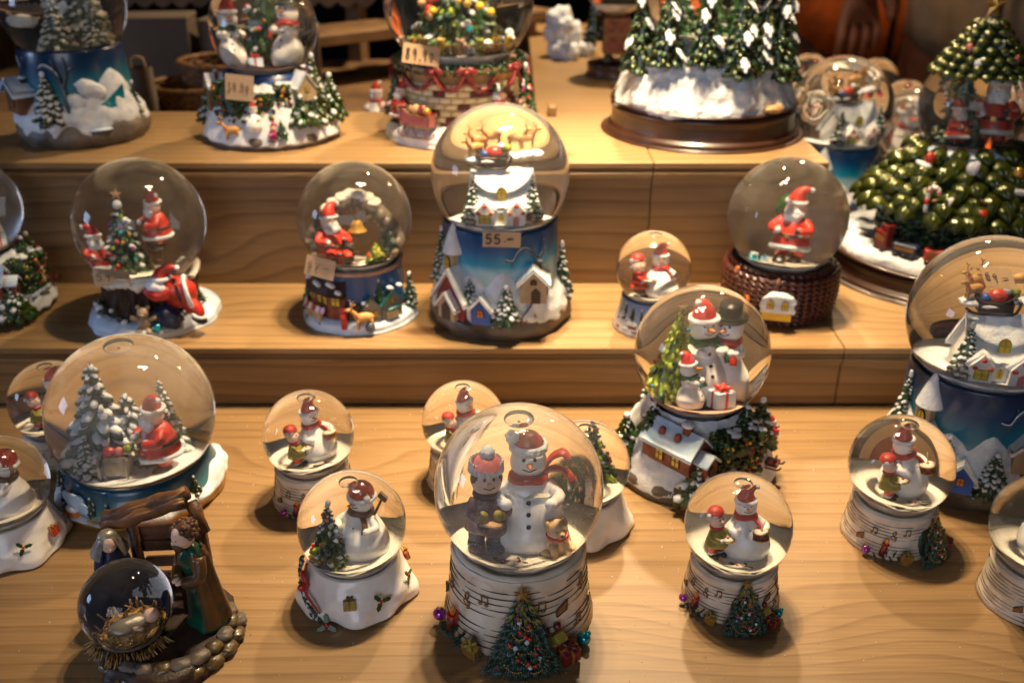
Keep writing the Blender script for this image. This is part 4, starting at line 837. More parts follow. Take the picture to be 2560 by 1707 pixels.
for s in (-1, 1): e.tube(spline([(s*.5, -.9, .3), (s*.5, -.6, 0), (s*.5, .8, 0)], 3), .07, 'black', 5)
build('sledge', e, r, at(62, 1.75, 6.0), 60)
e = MB(); e.ball((0, 0, 0), (.8, .5, .14), 'slate', lv=2); build('stone_step', e, r, at(6, 2.35, 6.0))
# inside
fir(r, (-1.6, .2, z+.05), 6.6, 1.95, 230, 'leaf_light', 'leaf_light', 0, 31, size=.2, lv=0, tip=False, droop=50, mats=('leaf_light', 'leaf_light', 'green', 'lime'), extra=(('cyan', 'red', 'brown'), 8, .16))
star(r, (-1.55, .2, z+6.7), .42, 'tan')
snowman(r, (1.55, 1.6, z), 5.6, rz=-25, slim=True, hat='top', scarf='red', scarf_dir=1); snowman(r, (.5, 1.0, z), 6.2, rz=15, slim=True, hat='cone', scarf='green', hatbend=(-.6, 0))
snowman(r, (-.7, -1.55, z), 4.1, rz=55, slim=True, hat='cone', scarf='green', hatbend=(-.5, .8)); gift(r, (1.25, -1.0, z+.05), (1.35, 1.25, 1.15), 'snow_blue', 'red', rz=25); shrink(r, R, h, z, .9); COT = r
clone(COT, 'snowy village globe on the middle step, cut off by the left picture edge', (-47.8, 83.0, 5.6), 55, .95)
# village globe on the top step with three snowmen
r = thing('snow_globe', 'village globe with the 39,90 price tag, two snowmen on a tan disc', 'snow globe', (-23.7, 98.2, 17.6))
R, h = 5.05, 10.4
H = village(r, R, h, 6.7, 6, ((-88, 1.6, 6.1, 3.4, 1.2, 60, 1), (68, 3.2, 5.1, 5.0, 1.3, 90, 1), (86, 1.9, 6.0, 4.2, 1.5, 90, 1), (42, 2.2, 5.7, 2.6, 1.5, 70, 1), (58, 2.0, 5.9, 2.4, 1.2, 50, 1), (180, 2.6, 4.8, 4, 1.2, 60, 1)))
b = MB(); b.lathe([(4.2, 3.5), (4.1, H), (3.6, H+.1)], 'deep_glaze', 48); build('glazed_drum', b, r)
z = globe(r, R, h, 'snow_cream', bubble=False, disc=True)
hedge(r, at(-30, 2.4, 5.0), (3.6, 1.8, 3.7), -30, 9, 260); hedge(r, at(4, 2.2, 4.9), (2.4, 1.5, 3.0), 2, 19, 120); hedge(r, at(27, 3.2, 4.6), (1.3, 1.3, 2.6), 27, 29, 80)
house(r, at(-62, 3.0, 5.2), 1.5, 1.4, 2.4, 1.0, 'brown', 'snow', rz=-62, wins=((0, .8, .4, .5),)); house(r, at(52, 4.2, 4.9), 1.9, 1.8, 1.2, 1.3, 'sand_wall', 'snow', rz=40, wins=((0, .9, .35, .45),))
snowman(r, at(-3, 1.9, 6.1), 2.8, rz=0, scarf=None); child(r, at(12, .9, 6.6), 2.0, rz=-30, coat='magenta', holds=None); fir(r, at(20, 1.1, 6.3), 1.9, .8, 40, 'fir', 'snow', .2, 77)
deer(r, at(-22, 1.1, 6.5), .75, 10, 'dog')
snowman(r, (-2.2, -1.6, z), 5.6, rz=15, slim=True, hat='cone', scarf='green'); snowman(r, (2.0, -1.2, z), 6.2, rz=-15, slim=True, hat='top', scarf='red', scarf_dir=-1); fir(r, (0, 1.2, z), 7.6, 2.3, 170, 'green', 'snow', .1, 41, size=.22, extra=(('red', 'snow', 'gold'), 14, .2)); gift(r, (-.4, -2.0, z), (1.2, 1.0, .9), 'snow_blue', 'red', rz=10)

# ---------------------------------------------------------------- dark winter lake globe, top step left
r = thing('snow_globe', 'dark blue winter lake globe at the left end of the top step', 'snow globe', (-42.4, 98.3, 17.6))
R, h = 5.7, 12.4; H, cylr = scene_base(r, R, h, 'night_and_shade_glaze', variant=1); z = globe(r, R, h, 'snow_cream', bubble=False, cut=-.74)
fir(r, at(-8, 2.5, 5.5), 4.6, 1.5, 110, 'fir_gloss', 'snow', .8, 3, size=.40, lv=0); fir(r, at(-82, 2.2, 5.6), 2.8, .9, 40, 'fir', 'snow', .6, 4); fir(r, at(85, 2.2, 5.5), 3.2, .8, 40, 'fir_gloss', 'snow', .4, 5)
ahouse(r, -48, 3.2, 5.1, 2.3, 1.4, 1.5, .7, 'timber', roof='snow_blue', wins=((0, .5, .7, .7, 'ochre', 'brown_dark'),), chim='brown_dark', side=False, over=.35, thick=.35)
e = MB(); e.surf(lambda u, v: at(30+38*u, 1.7+v*(1.6+2.2*u), 5.75-.1*v+.05*math.sin(9*u+4*v)), 12, 8, 'cyan', False); e.ball(at(36, 1.7, 6.0), (1.3, .5, .14), 'snow_blue', (0, 0, 36), 1, nz=.2); build('lake', e, r)
for a, z1, q in ((24, 3.0, (1.5, .5, 1.15)), (20, 4.2, (1.0, .45, .9)), (36, 5.3, (1.4, .45, .8))): e = MB(); e.ball(at(a, z1, 5.3), q, 'snow', (0, 25, a), 2, nz=.3, nf=1.2); build('snow_drift', e, r)
bare_tree(r, [([at(14, 2.2, 5.6), at(11, 4, 5.6), at(9, 5.6, 5.45), at(4, 7.0, 5.35), at(-6, 7.6, 5.3), at(-12, 7.3, 5.3)], .26, .08), ([at(9, 5.6, 5.45), at(14, 7.0, 5.3), at(13, 8.4, 5.2)], .14, .06), ([at(14, 7.0, 5.3), at(20, 7.4, 5.25)], .1, .05), ([at(-45, 5.6, 5.2), at(-40, 7, 5.2), at(-46, 8.2, 5.1)], .12, .05), ([at(-40, 7, 5.2), at(-34, 8.2, 5.1)], .1, .05), ([at(5, 6.8, 5.4), at(2, 8.1, 5.3)], .08, .05)])
for x, y, hh, q, s in ((-.2, -1.6, 4.6, 1.5, 5), (2.4, -.6, 4.4, 1.3, 6), (.6, 1.6, 6.6, 2.0, 8)): fir(r, (x, y, z-.1), hh, q, 120, 'fir_snowy', 'snow_cream', .9, s, size=.30)
e = MB(); e.surf(lambda u, v: (-3+6*u, .4+1.4*v+.3*math.sin(u*7), z+(1-v)*0+v*3.6*math.sin(3.14*min(1, u*1.05))**.8), 16, 7, 'snow_cream', False); e.ball((-2.6, -.8, z+2.4), (1.1, .5, .5), 'snow_cream', lv=1, nz=.3); build('snow_bank', e, r)

# ---------------------------------------------------------------- trunk globe with leaning bearded figure (middle step, left)
r = thing('snow_globe', 'globe with two red coated figures, fir and ladder, over a dark tree trunk base', 'snow globe', (-32.0, 81.3, 5.6))
R, h = 5.5, 8.7; H = h-.78*R
b = MB()
def trunk(u, v):
    a = u*6.2832; z = .3+3.9*v; rr = 4.1-.25*math.sin(v*2.6)+.13*math.sin(a*23+z*.8)+.10*math.sin(a*41-z*1.4)+.2*noise.noise(Vector((math.sin(a)*3, math.cos(a)*3, z*.4))); return (rr*math.sin(a), -rr*math.cos(a), z)
b.surf(trunk, 200, 14, 'brown_dark'); build('trunk', b, r)
b = MB(); b.lathe([(0, 0), (5.0, 0), (5.4, .2), (5.35, .7), (4.7, 1.2), (4.0, 1.3)], 'snow_blue', 64, nz=.35, nf=.5, k=3, sx=1.04); build('snow_foot', b, r)
b = MB(); drape(b, lambda z: 4.15+.1*z, 3.9, lambda a: 4.75+.35*math.sin(a*3+1), 8, .75, 'snow_cream', n=110, fr=1.5); b.lathe([(4.45, 4.6), (4.4, 4.9), (3.9, 4.9), (3.2, 4.4)], 'snow_cream', 48, nz=.25, nf=.8); b.ball((3.6, -1.3, 5.4), (.7, .6, 1.1), 'snow_cream', (0, -15, 0), 2, nz=.3); b.ball((-3.9, -1.4, 4.9), (.6, .6, .9), 'snow_cream', (0, 15, 0), 2, nz=.3); build('snow_collar', b, r)
z = globe(r, R, h, 'snow_cream', bubble=False)
# leaning figure on the right of the base
b = MB(); b.ball((0, 0, 0), (1.7, 1.35, 1.45), 'red', (0, 35, 0), 3, nz=.1); b.tube(spline([(-.6, -.7, .3), (-1.6, -1.2, .1), (-2.6, -.9, .5)], 4), [.7, .65, .5], 'red', 12); b.tube(spline([(.7, -.3, -1.0), (1.5, -.5, -1.7), (1.7, -.7, -2.2)], 4), [.8, .7, .55], 'red', 12); b.ball((-1.7, -.5, 1.0), (.85, .8, .85), 'skin', lv=2)
o = build('bearded_figure', b, r, (3.7, -3.3, 3.75), s=.93); e = MB(); e.ball((-1.6, -1.05, .7), (1.0, .6, .75), 'snow', (0, 30, 0), 2, nz=.3, nf=1.5); build('beard', e, o); hat_cone(o, (-1.35, -.4, 1.45), .85, 1.1, (1.7, -.3)); e = MB(); e.ring((0, 0, 0), 1.55, .2, 'snow', 26, 8, rot=(0, 80, 15), sy=.85); build('coat_trim', e, o, (.85, -.1, -.1)); e = MB(); e.ball((1.75, -.8, -2.45), (.8, .7, .4), 'black', (0, 30, 0), 1); e.ring((1.65, -.7, -2.1), .55, .2, 'snow', 14, 6, rot=(0, 30, 0)); build('boot', e, o); e = MB(); e.ring((0, 0, 0), 1.38, .13, 'black', 24, 6, rot=(0, 80, 15)); build('belt', e, o)
e = MB(); e.ball((-1.75, -1.2, 1.05), .17, 'skin', lv=1); build('nose', e, o)
b = MB(); b.ball((2.6, -4.1, 1.6), (1.25, .85, 1.1), 'navy', lv=3, nz=.3, nf=1.2); b.ball((3.1, -4.5, 1.5), (.5, .3, .4), 'slate', lv=1, nz=.3); build('toy_sack', b, r)
def bear(p, loc, s, rz=0, mat='tan'):
    b = MB(); b.ball((0, 0, .8), (.65, .5, .8), mat, lv=2); b.ball((0, -.1, 1.9), (.55, .5, .5), mat, lv=2); b.ball((0, -.55, 1.8), (.25, .2, .18), 'sand_wall', lv=1)
    for s_ in (-1, 1): b.ball((s_*.45, 0, 2.35), .2, mat, lv=1); b.tube([(s_*.5, -.1, 1.3), (s_*1.15, -.3, 1.5)], [.25, .2], mat, 8); b.tube([(s_*.35, -.2, .3), (s_*.5, -.9, .2)], [.3, .25], mat, 8)
    o = build('teddy_bear', b, p, loc, rz, s); e = MB(); e.ball((0, -.75, 1.85), .08, 'black', lv=0); build('nose', e, o); return o
bear(r, (.9, -4.7, .6), .95, 0, 'sand_wall'); e = MB(); e.ball((0, 0, 0), .42, 'cyan', lv=1, nz=.4); build('bauble', e, r, (1.9, -4.85, .95))
rd = random.Random(5)
for a0, n in ((-50, 50), (-12, 26), (75, 40)):
    e = MB(); s = MB()
    for i in range(n):
        a = a0+rd.gauss(0, 13); zz = rd.uniform(.3, 1.6 if a0 > -40 and a0 < 60 else 2.3); e.ball(at(a, zz, 4.4+rd.uniform(-.2, .3)), (.2, .12, .3), 'fir_gloss' if i % 3 else 'green', (rd.uniform(-60, 60), rd.uniform(-60, 60), a), 0)
        if i % 6 == 0: s.ball(at(a, zz+.1, 4.75), rd.uniform(.14, .24), 'snow', lv=1)
    o = build('ivy', e, r); build('snow', s, o)
fir(r, (-1.3, -.2, z-.1), 5.4, 1.9, 150, 'fir', 'snow', .2, 12, size=.3, mats=('fir', 'green', 'fir_gloss'), extra=(('cyan', 'red', 'purple', 'lime', 'gold', 'snow'), 22, .17)); star(r, (-1.3, -.2, z+5.9), .5, 'tan')
gentleman(r, (-2.85, -1.2, z-.2), 4.3, rz=28, flip=-1); gentleman(r, (.9, .6, z+1.6), 4.6, rz=-55, flip=1, lean=8)
for x in (.75, 1.6):
    e = MB(); e.tube([(x, -.6, z-.1), (x-1.0, .9, z+3.4)], .09, 'timber', 6); build('ladder_rail', e, r)
e = MB()
for i in range(6): t = (i+.5)/6; e.tube([(.75-t, -.6+1.5*t, z+3.4*t), (1.6-t, -.6+1.5*t, z+3.4*t)], .07, 'timber', 5)
build('ladder_rungs', e, r); shrink(r, R, h, z, .9)

# ---------------------------------------------------------------- shop street globe (middle step)
r = thing('snow_globe', 'globe with stone arch and golden bell, seated red coated figure, shop street round its base', 'snow globe', (-13.6, 81.9, 5.6))
R, h = 4.88, 8.9; b = MB(); b.lathe([(0, 0), (4.7, 0), (4.95, .25), (4.9, .7), (4.4, 1.0), (3.8, 1.1)], 'snow_blue', 64, nz=.2, nf=.7, k=3); build('snow_foot', b, r)
b = MB(); b.lathe([(3.9, .6), (3.95, 3), (3.9, 4.9), (3.95, 5.15), (3.6, 5.2), (3.0, 4.9)], 'deep_glaze', 56); build('glazed_drum', b, r)
b = MB(); b.lathe([(3.95, 5.0), (4.05, 5.15), (3.95, 5.35), (3.7, 5.3)], 'tan_pink', 72, nz=.12, nf=2); build('stone_rim', b, r)
z = globe(r, R, h, 'snow_cream', bubble=False)
def tiled_roof(p, loc, w, hh, rz, mat, rows=6, tilt=34):
    o = None
    for i in range(rows):
        t = i/rows; e = MB()
        for j in range(9): e.box((-w/2+w*(j+.5)/9, -.45+.75*t, hh*t), (w/9*.9, .2, hh/rows*1.5), mat, (-tilt, 0, 0), bev=.2)
        q = build('tile_course', e, o or p, loc if not o else (0, 0, 0), rz if not o else 0); o = o or q
    return o
for a in (-62, -40, -20): 
    e = MB(); e.box((0, .1, 1.5), (1.75, .9, 2.7), 'brick_red' if a != -40 else 'timber'); o = build('shop_wall', e, r, at(a, .5, 3.9), a); window(o, (-.3 if a != -20 else 0, -.37, 1.9), .38 if a != -20 else .75, .6 if a != -20 else .95, arch=False, frame='brown_dark')
    if a != -20: window(o, (.42, -.37, 1.9), .38, .6, arch=False, frame='brown_dark')
    tiled_roof(r, at(a, 3.3, 3.95), 1.75, 1.5, a, 'roof_dark')
e = MB(); e.box((0, -.5, .8), (2.2, .3, 1.1), 'sand_wall'); e.box((0, -.55, .15), (2.4, .5, .4), 'slate'); o = build('shop_front', e, r, at(-50, .4, 4.1), -50)
for i in range(6): e = MB(); e.prism([(-.2, .1), (.2, .1), (.22, -.35), (0, -.5), (-.22, -.35)], -.06, .02, 'red' if i % 2 else 'snow'); build('awning_stripe', e, r, at(-68+i*7, 2.1, 4.75), rot=(-25, 0, -68+i*7))
e = MB(); e.cyl((0, 0, 0), (0, 0, 1.7), .3, .3, 'red', 12); e.lathe([(.36, 0), (.36, .12), (.1, .32), (0, .34)], 'red', 12, c=(0, 0, 1.65)); build('post_box', e, r, at(-9, .55, 4.75))
e = MB(); e.box((0, 0, 1.0), (1.0, .5, 2.1), 'brown'); build('shop_door', e, r, at(2, .5, 4.0), 2)
for a, w_, hh in ((20, 1.7, 1.7), (46, 2.2, 1.9)):
    o = house(r, at(a, .5, 3.95), w_, 1.1, hh, 1.0, 'grey_wall', 'roof_teal', rz=a, chim=False, side=False, over=.2, thick=.1, wins=((0, hh*.95, .28, .5),) if a > 30 else ((-.35, .9, .3, .55), (.4, .95, .3, .55)), roofs='roof_teal')
    if a > 30: e = MB(); e.box((0, -.6, .75), (1.2, .12, .9), 'brick_cream'); e.ball((0, -.75, 1.35), (.8, .3, .2), 'roof_teal', lv=1); e.box((0, -.7, .15), (1.3, .3, .35), 'slate'); build('shop_window', e, o)
for a, zz, q in ((-66, 4.4, .5), (-45, 4.1, .55), (-24, 4.3, .5), (-15, 3.7, .35), (14, 2.7, .35), (45, 3.7, .4), (60, 3.6, .45)): e = MB(); e.ball((0, 0, 0), (q, .25, .16), 'snow', (30, 20, 0), 1, nz=.4, nf=2); build('roof_snow', e, r, at(a, zz, 4.4), a)
deer(r, at(12, .7, 5.0), .85, 15, 'fawn'); e = MB(); e.ball((0, 0, .3), (.45, .4, .5), 'slate', lv=1, nz=.2); build('boulder', e, r, at(17, .5, 5.2))
for a, hh in ((-84, 3.2), (84, 3.4), (100, 3), (180, 3), (140, 3)): fir(r, at(a, .6, 4.5), hh, .8, 50, 'fir', 'snow', .5, int(a)+300)
fir(r, at(34, 2.6, 3.9), 1.9, .6, 30, 'green', 'snow', .1, 19)
# inside: arch, bell, figure, bush
e = MB(); P = [(2.7*math.cos(t), .6+.15*math.sin(t*5), z+.4+3.9*math.sin(t)) for t in [i*math.pi/15 for i in range(16)]]; e.tube(P, [.75, .6, .55, .6, .75], 'rock', 10)
for q in P: e.ball((q[0], q[1]-.2, q[2]), .62, 'rock', lv=1, nz=.4, nf=2)
o = build('stone_arch', e, r); s = MB()
for i in range(5, 12): q = P[i]; s.ball((q[0], q[1]-.1, q[2]+.45), (.6, .6, .35), 'snow_cream', lv=1, nz=.3, nf=2)
s.ball((2.3, .1, z+1.5), (.6, .5, .9), 'fir_snowy', lv=2, nz=.5, nf=3); build('snow', s, o)
e = MB()
for i in range(22): t = i*math.pi/21; e.tube([(2.15*math.cos(t), .1, z+.4+3.2*math.sin(t)), (2.55*math.cos(t), .0, z+.4+3.65*math.sin(t))], .06, 'silver', 4)
build('iron_fan', e, o)
e = MB(); e.lathe([(0, .75), (.3, .7), (.45, .35), (.6, .05), (.7, -.05), (0, 0)], 'gold', 20, k=2); e.ball((0, 0, -.1), .16, 'gold', lv=1); build('bell', e, r, (.2, -.4, z+2.4))
gentleman(r, (-1.5, -1.5, z), 5.3, rz=25, pose='sit'); bear(r, (-.35, -1.9, z), .7, 20, 'rock')
fir(r, (1.75, -1.7, z), 1.9, 1.0, 90, 'lime', 'lime', 0, 3, size=.3, tip=False, mats=('lime', 'green', 'leaf_light'), extra=(('red',), 8, .1)); shrink(r, R, h, z, .92)

# ---------------------------------------------------------------- small printed globe
r = thing('snow_globe', 'smallest globe on the middle step, hugging snowman and girl, blue painted winter base', 'snow globe', (12.1, 79.3, 5.6))
R, h = 3.2, 5.3; H = h-.78*R; b = MB(); b.lathe([(0, 0), (3.0, 0), (3.15, .2), (3.05, .8), (2.75, 1.8), (2.6, H), (2.5, H+.1), (2.1, H-.1)], 'frost_glaze', 64, k=2, nz=.04); build('base', b, r); z = globe(r, R, h, 'snow_cream')
rd = random.Random(2)
for i in range(9): a = -75+i*17; fir(r, at(a, .9+.25*(i % 3), 2.72), 1.2+.4*(i % 2), .34, 14, 'fir', 'snow', .3, i+60, size=.5)
for a in (-38, -15, 12, 40): e = MB(); e.ball((0, 0, 0), (.6, .16, .28), 'snow', lv=1, nz=.3); e.box((0, -.1, -.25), (.7, .12, .22), 'brown'); build('cabin', e, r, at(a, 1.05, 2.95), a)
for i in range(8): e = MB(); e.ball((0, 0, 0), (.35, .1, .12), 'snow_blue' if i % 2 else 'red_dark', lv=1, nz=.3); build('drift', e, r, at(-70+i*19, .4+.12*(i % 2), 3.08), -70+i*19)
snowman(r, (.6, -.4, z-.1), 4.4, rz=12, hat='cone', scarf='red', hatbend=(1.4, 0), scarf_dir=1, head_ang=-12); child(r, (-1.0, -.7, z-.05), 3.9, rz=25, coat='red', trousers='brown', holds='plate'); shrink(r, R, h, z, .88)

# ---------------------------------------------------------------- rope globe
r = thing('snow_globe', 'globe with one red coated figure carrying a sack, on a coiled dark rope base', 'snow globe', (24.2, 83.4, 5.6))
R, h = 5.18, 8.5; H = h-.74*R; b = MB(); b.lathe([(0, 0), (4.5, 0), (4.8, H*.4), (4.6, H-.2), (4.0, H+.1), (3.3, H-.1)], 'brown_dark', 48); build('core', b, r)
def rope(b, Rr, z, rad, mat, n=150, tw=52, sx=1):
    def fn(u, v):
        a = u*6.2832; ph = v*6.2832; q = rad*(1+.34*math.cos(2*ph+a*tw)); return ((Rr+q*math.cos(ph))*math.sin(a), -(Rr+q*math.cos(ph))*math.cos(a), z+q*math.sin(ph))
    return b.surf(fn, n, 9, mat)
nr = 11
for i in range(nr):
    zz = .24+i*(H+.1)/nr; rr = 4.55+.42*math.sin(zz/H*2.6) if i < nr-1 else 4.4; e = MB(); rope(e, rr, zz, .25, 'rope_brown', 260, 44); build('rope_coil', e, r)
z = globe(r, R, h, 'snow_cream', bubble=False)
o = house(r, at(-15, 1.0, 5.35), 1.7, .5, .55, .75, 'window_yellow', rz=-15, chim=False, side=False, over=.1, thick=.1); o.scale = (1.45, 1.45, 1.45)
e = MB(); e.surf(lambda u, v: (-1.0+2*u+.06*math.sin(v*9), -.42+.02*math.sin(u*9), .55+1.05*v*(1-.25*abs(u-.5))+.1*noise.noise(Vector((u*6, v*6, 1)))), 14, 8, 'snow', False); e.ball((0, -.15, 1.2), (.95, .3, .6), 'snow', lv=2, nz=.2); build('snow_cap', e, o)
for x in (-.42, .42): window(o, (x, -.5, .85), .3, .5, frame='brown_dark')
e = MB(); e.tube([(-.15, -.1, 1.6), (-.1, -.1, 2.6)], .1, 'brown', 6); e.tube([(-.35, -.1, 2.3), (.15, -.1, 2.3)], .07, 'brown', 6); build('weather_vane', e, o)
e = MB(); rd = random.Random(12)
for i in range(34): e.ball(at(-66+rd.gauss(0, 7), rd.uniform(.9, 4.7), 4.75+rd.uniform(-.1, .2)), (.32, .2, .4), 'orange' if i % 3 else 'brown', (rd.uniform(-40, 40), rd.uniform(-40, 40), -66), 1, nz=.4)
e.tube(spline([at(-60, 2.0, 5.0), at(-50, 1.7, 5.2), at(-44, 2.2, 5.1), at(-50, 2.7, 5.0)], 4), .2, 'orange', 8); build('carved_root', e, r)
fir(r, at(-80, .5, 4.9), 2.0, .8, 40, 'fir', 'snow', .3, 8)
gentleman(r, (.45, .1, z), 6.3, rz=-30, sack=True, flip=1); gift(r, (-2.4, -.3, z-.1), (.8, .7, .7), 'cyan', 'snow', rz=20); gift(r, (-1.5, -.3, z-.1), (.6, .6, .6), 'snow_blue', 'cyan', rz=-20); 
e = MB(); e.ball((0, 0, .35), (.5, .8, .38), 'black', lv=2); e.ball((-.2, -.7, .6), .35, 'black', lv=1); e.ball((-.25, -.95, .55), .2, 'snow', lv=1); build('penguin', e, r, (-.6, -1.1, z)); shrink(r, R, h, z, .84)

# ---------------------------------------------------------------- gold ringed globe, front left
r = thing('snow_globe', 'big gold ringed globe on flared blue base, snowy firs and red coated figure inside', 'snow globe', (-27.6, 62.6, 0))
R, h = 5.87, 6.25; b = MB(); b.lathe([(0, 0), (5.7, 0), (5.95, .15), (5.95, .75), (5.75, .8)], 'gold', 64, nz=.12, nf=.6); build('gold_foot', b, r)
b = MB(); b.lathe([(5.75, .7), (5.65, 1.2), (5.2, 2.0), (4.95, 2.7), (4.6, 2.9)], 'sea_glaze', 64, k=3); build('flared_base', b, r)
b = MB(); drape(b, lambda z: 5.95-.18*z, .55, lambda a: 1.0+.8*max(0, math.cos(a-1.35))**2+.3*math.sin(a*4+.5)+.2*math.sin(a*9), 5, .18, 'snow', n=110); build('snow_border', b, r)
b = MB(); b.ring((0, 0, 2.62), 5.0, .34, 'gold', 64, 12); b.ring((0, 0, 3.0), 4.92, .2, 'gold', 64, 8); build('gold_ring', b, r)
z = globe(r, R, h, 'snow', gl='glass_dusty', fl=-.58, cut=-.72)
fir(r, at(60, 1.3, 5.5), 1.4, .6, 50, 'fir_gloss', 'snow', .15, 1)
for a, hh in ((-72, 1.6), (-50, 1.9), (-18, 1.5), (-6, 1.1), (-85, 1.4)): fir(r, at(a, 1.1, 5.6), hh, .45, 24, 'fir', 'snow', .7, int(a)+99)
e = MB(); e.ball(at(-34, 1.6, 5.5), (1.5, .35, .7), 'snow_blue', (0, 8, -34), 2, nz=.3); build('frozen_pond', e, r)
e = MB(); e.box((0, 0, .3), (1.0, .5, .5), 'orange'); e.ball((0, 0, .65), (.65, .4, .2), 'snow', lv=1); build('cabin', e, r, at(-34, .75, 5.85), -34)
for x, y, hh, q, s in ((-2.5, .6, 8.4, 2.1, 1), (-1.0, 1.8, 5.0, 1.7, 2), (-3.0, -1.0, 3.4, .9, 3), (.9, 2.8, 5.6, 1.0, 4)): fir(r, (x, y, z-.2), hh, q, 85, 'fir_snowy', 'snow', 1, s, size=.40, lv=1, mats=('fir_snowy', 'fir', 'fir_snowy'), tip=False, droop=35)
gentleman(r, (1.6, -.3, z-.1), 6.4, rz=-50, flip=1, lean=8)
b = MB(); b.box((0, 0, .95), (1.7, 1.4, 1.4), 'silver', bev=.15)
for x in (-.95, .95): b.tube(spline([(x, -.8, 1.9), (x, -.95, 1.0), (x, -.7, .2), (x, .9, .15)], 4), .09, 'silver', 6)
o = build('sleigh', b, r, (-.95, -1.3, z), -8); e = MB(); e.ball((-.5, 0, 1.9), (.42, .4, .35), 'red', lv=2); e.ball((.2, 0, 1.9), (.3, .3, .42), 'pink', lv=1); e.ball((.75, .1, 2.1), (.35, .2, .3), 'lime', lv=1, nz=.3); build('toys', e, o)
bear(r, (.75, -.9, z+1.6), .55, -20, 'gold'); shrink(r, R, h, z, .8)

# ---------------------------------------------------------------- nativity globe, front left corner
r = thing('nativity_globe', 'nativity globe in the front left corner with wooden stable, kneeling woman and standing man', 'snow globe', (-20.6, 46.4, 0))
b = MB(); b.lathe([(0, 0), (3.7, 0), (3.85, .2), (3.7, .7), (3.0, .95), (0, 1.05)], 'brown_dark', 44, nz=.4, nf=.8, k=2, sx=1.02, sy=1.2); build('ground', b, r)
rd = random.Random(21)
for i, a in enumerate([-62, -46, -30, -15, 2, 19, 36, 54, 72, 90, 108, -80]):
    for lay in (0, 1):
        e = MB(); e.ball((0, 0, 0), (.72*rd.uniform(.85, 1.2), .5, .36), 'stone_gold' if rd.random() < .6 else 'rock', (rd.uniform(-8, 8), rd.uniform(-10, 10), 0), 2, nz=.22, nf=1.3); build('stone', e, r, at(a+lay*8, .34+.5*lay, 3.95-.45*lay), a+lay*8)
gz = 3.45; n = 40; cx_, cy_ = -1.9, -.95; ball_glass(r, 2.62, (cx_, cy_, gz))
b = MB(); b.lathe([(1.3, 1.05), (1.55, 1.15), (1.75, 1.5), (1.6, 1.62)], 'gold', 36, c=(cx_, cy_, 0)); build('gold_collar', b, r)
e = MB(); e.lathe([(1.9, 0), (1.3, .12), (0, .2)], 'silver', 30, c=(cx_, cy_, 1.5)); build('globe_floor', e, r)
b = MB(); rd = random.Random(2)
for i in range(110): a = rd.random()*6.28; q = .72+.35*rd.random(); x, y = math.cos(a)*q*1.15, math.sin(a)*q*.8; b.tube([(x, y, .05+rd.random()*.3), (x+rd.uniform(-.4, .4), y+rd.uniform(-.4, .4), .35+rd.random()*.45)], .035, 'straw', 4)
b.ball((0, 0, .2), (1.15, .8, .35), 'straw', lv=2, nz=.3); o = build('straw_crib', b, r, (cx_+.15, cy_-.1, 2.0), s=1.15, rot=(26, 0, 35)); b = MB(); b.ball((-.2, 0, .65), (.75, .4, .3), 'silver', lv=2, nz=.15); b.ball((.68, 0, .75), (.3, .28, .28), 'skin', lv=2); b.tube([(-.1, -.3, .75), (.2, -.6, .95)], .1, 'skin', 6); build('swaddled_baby', b, o)
b = MB(); rd = random.Random(6)
for i in range(120): a = rd.uniform(-70, 80); q = at(a, 1.35, 1.75+.4*rd.random()); b.tube([(q[0]+cx_, q[1]+cy_, q[2]), (q[0]*1.2+cx_+rd.uniform(-.25, .25), q[1]*1.2+cy_, .75+.3*rd.random())], .06, 'straw' if i % 3 else 'timber', 4)
build('straw', b, r)
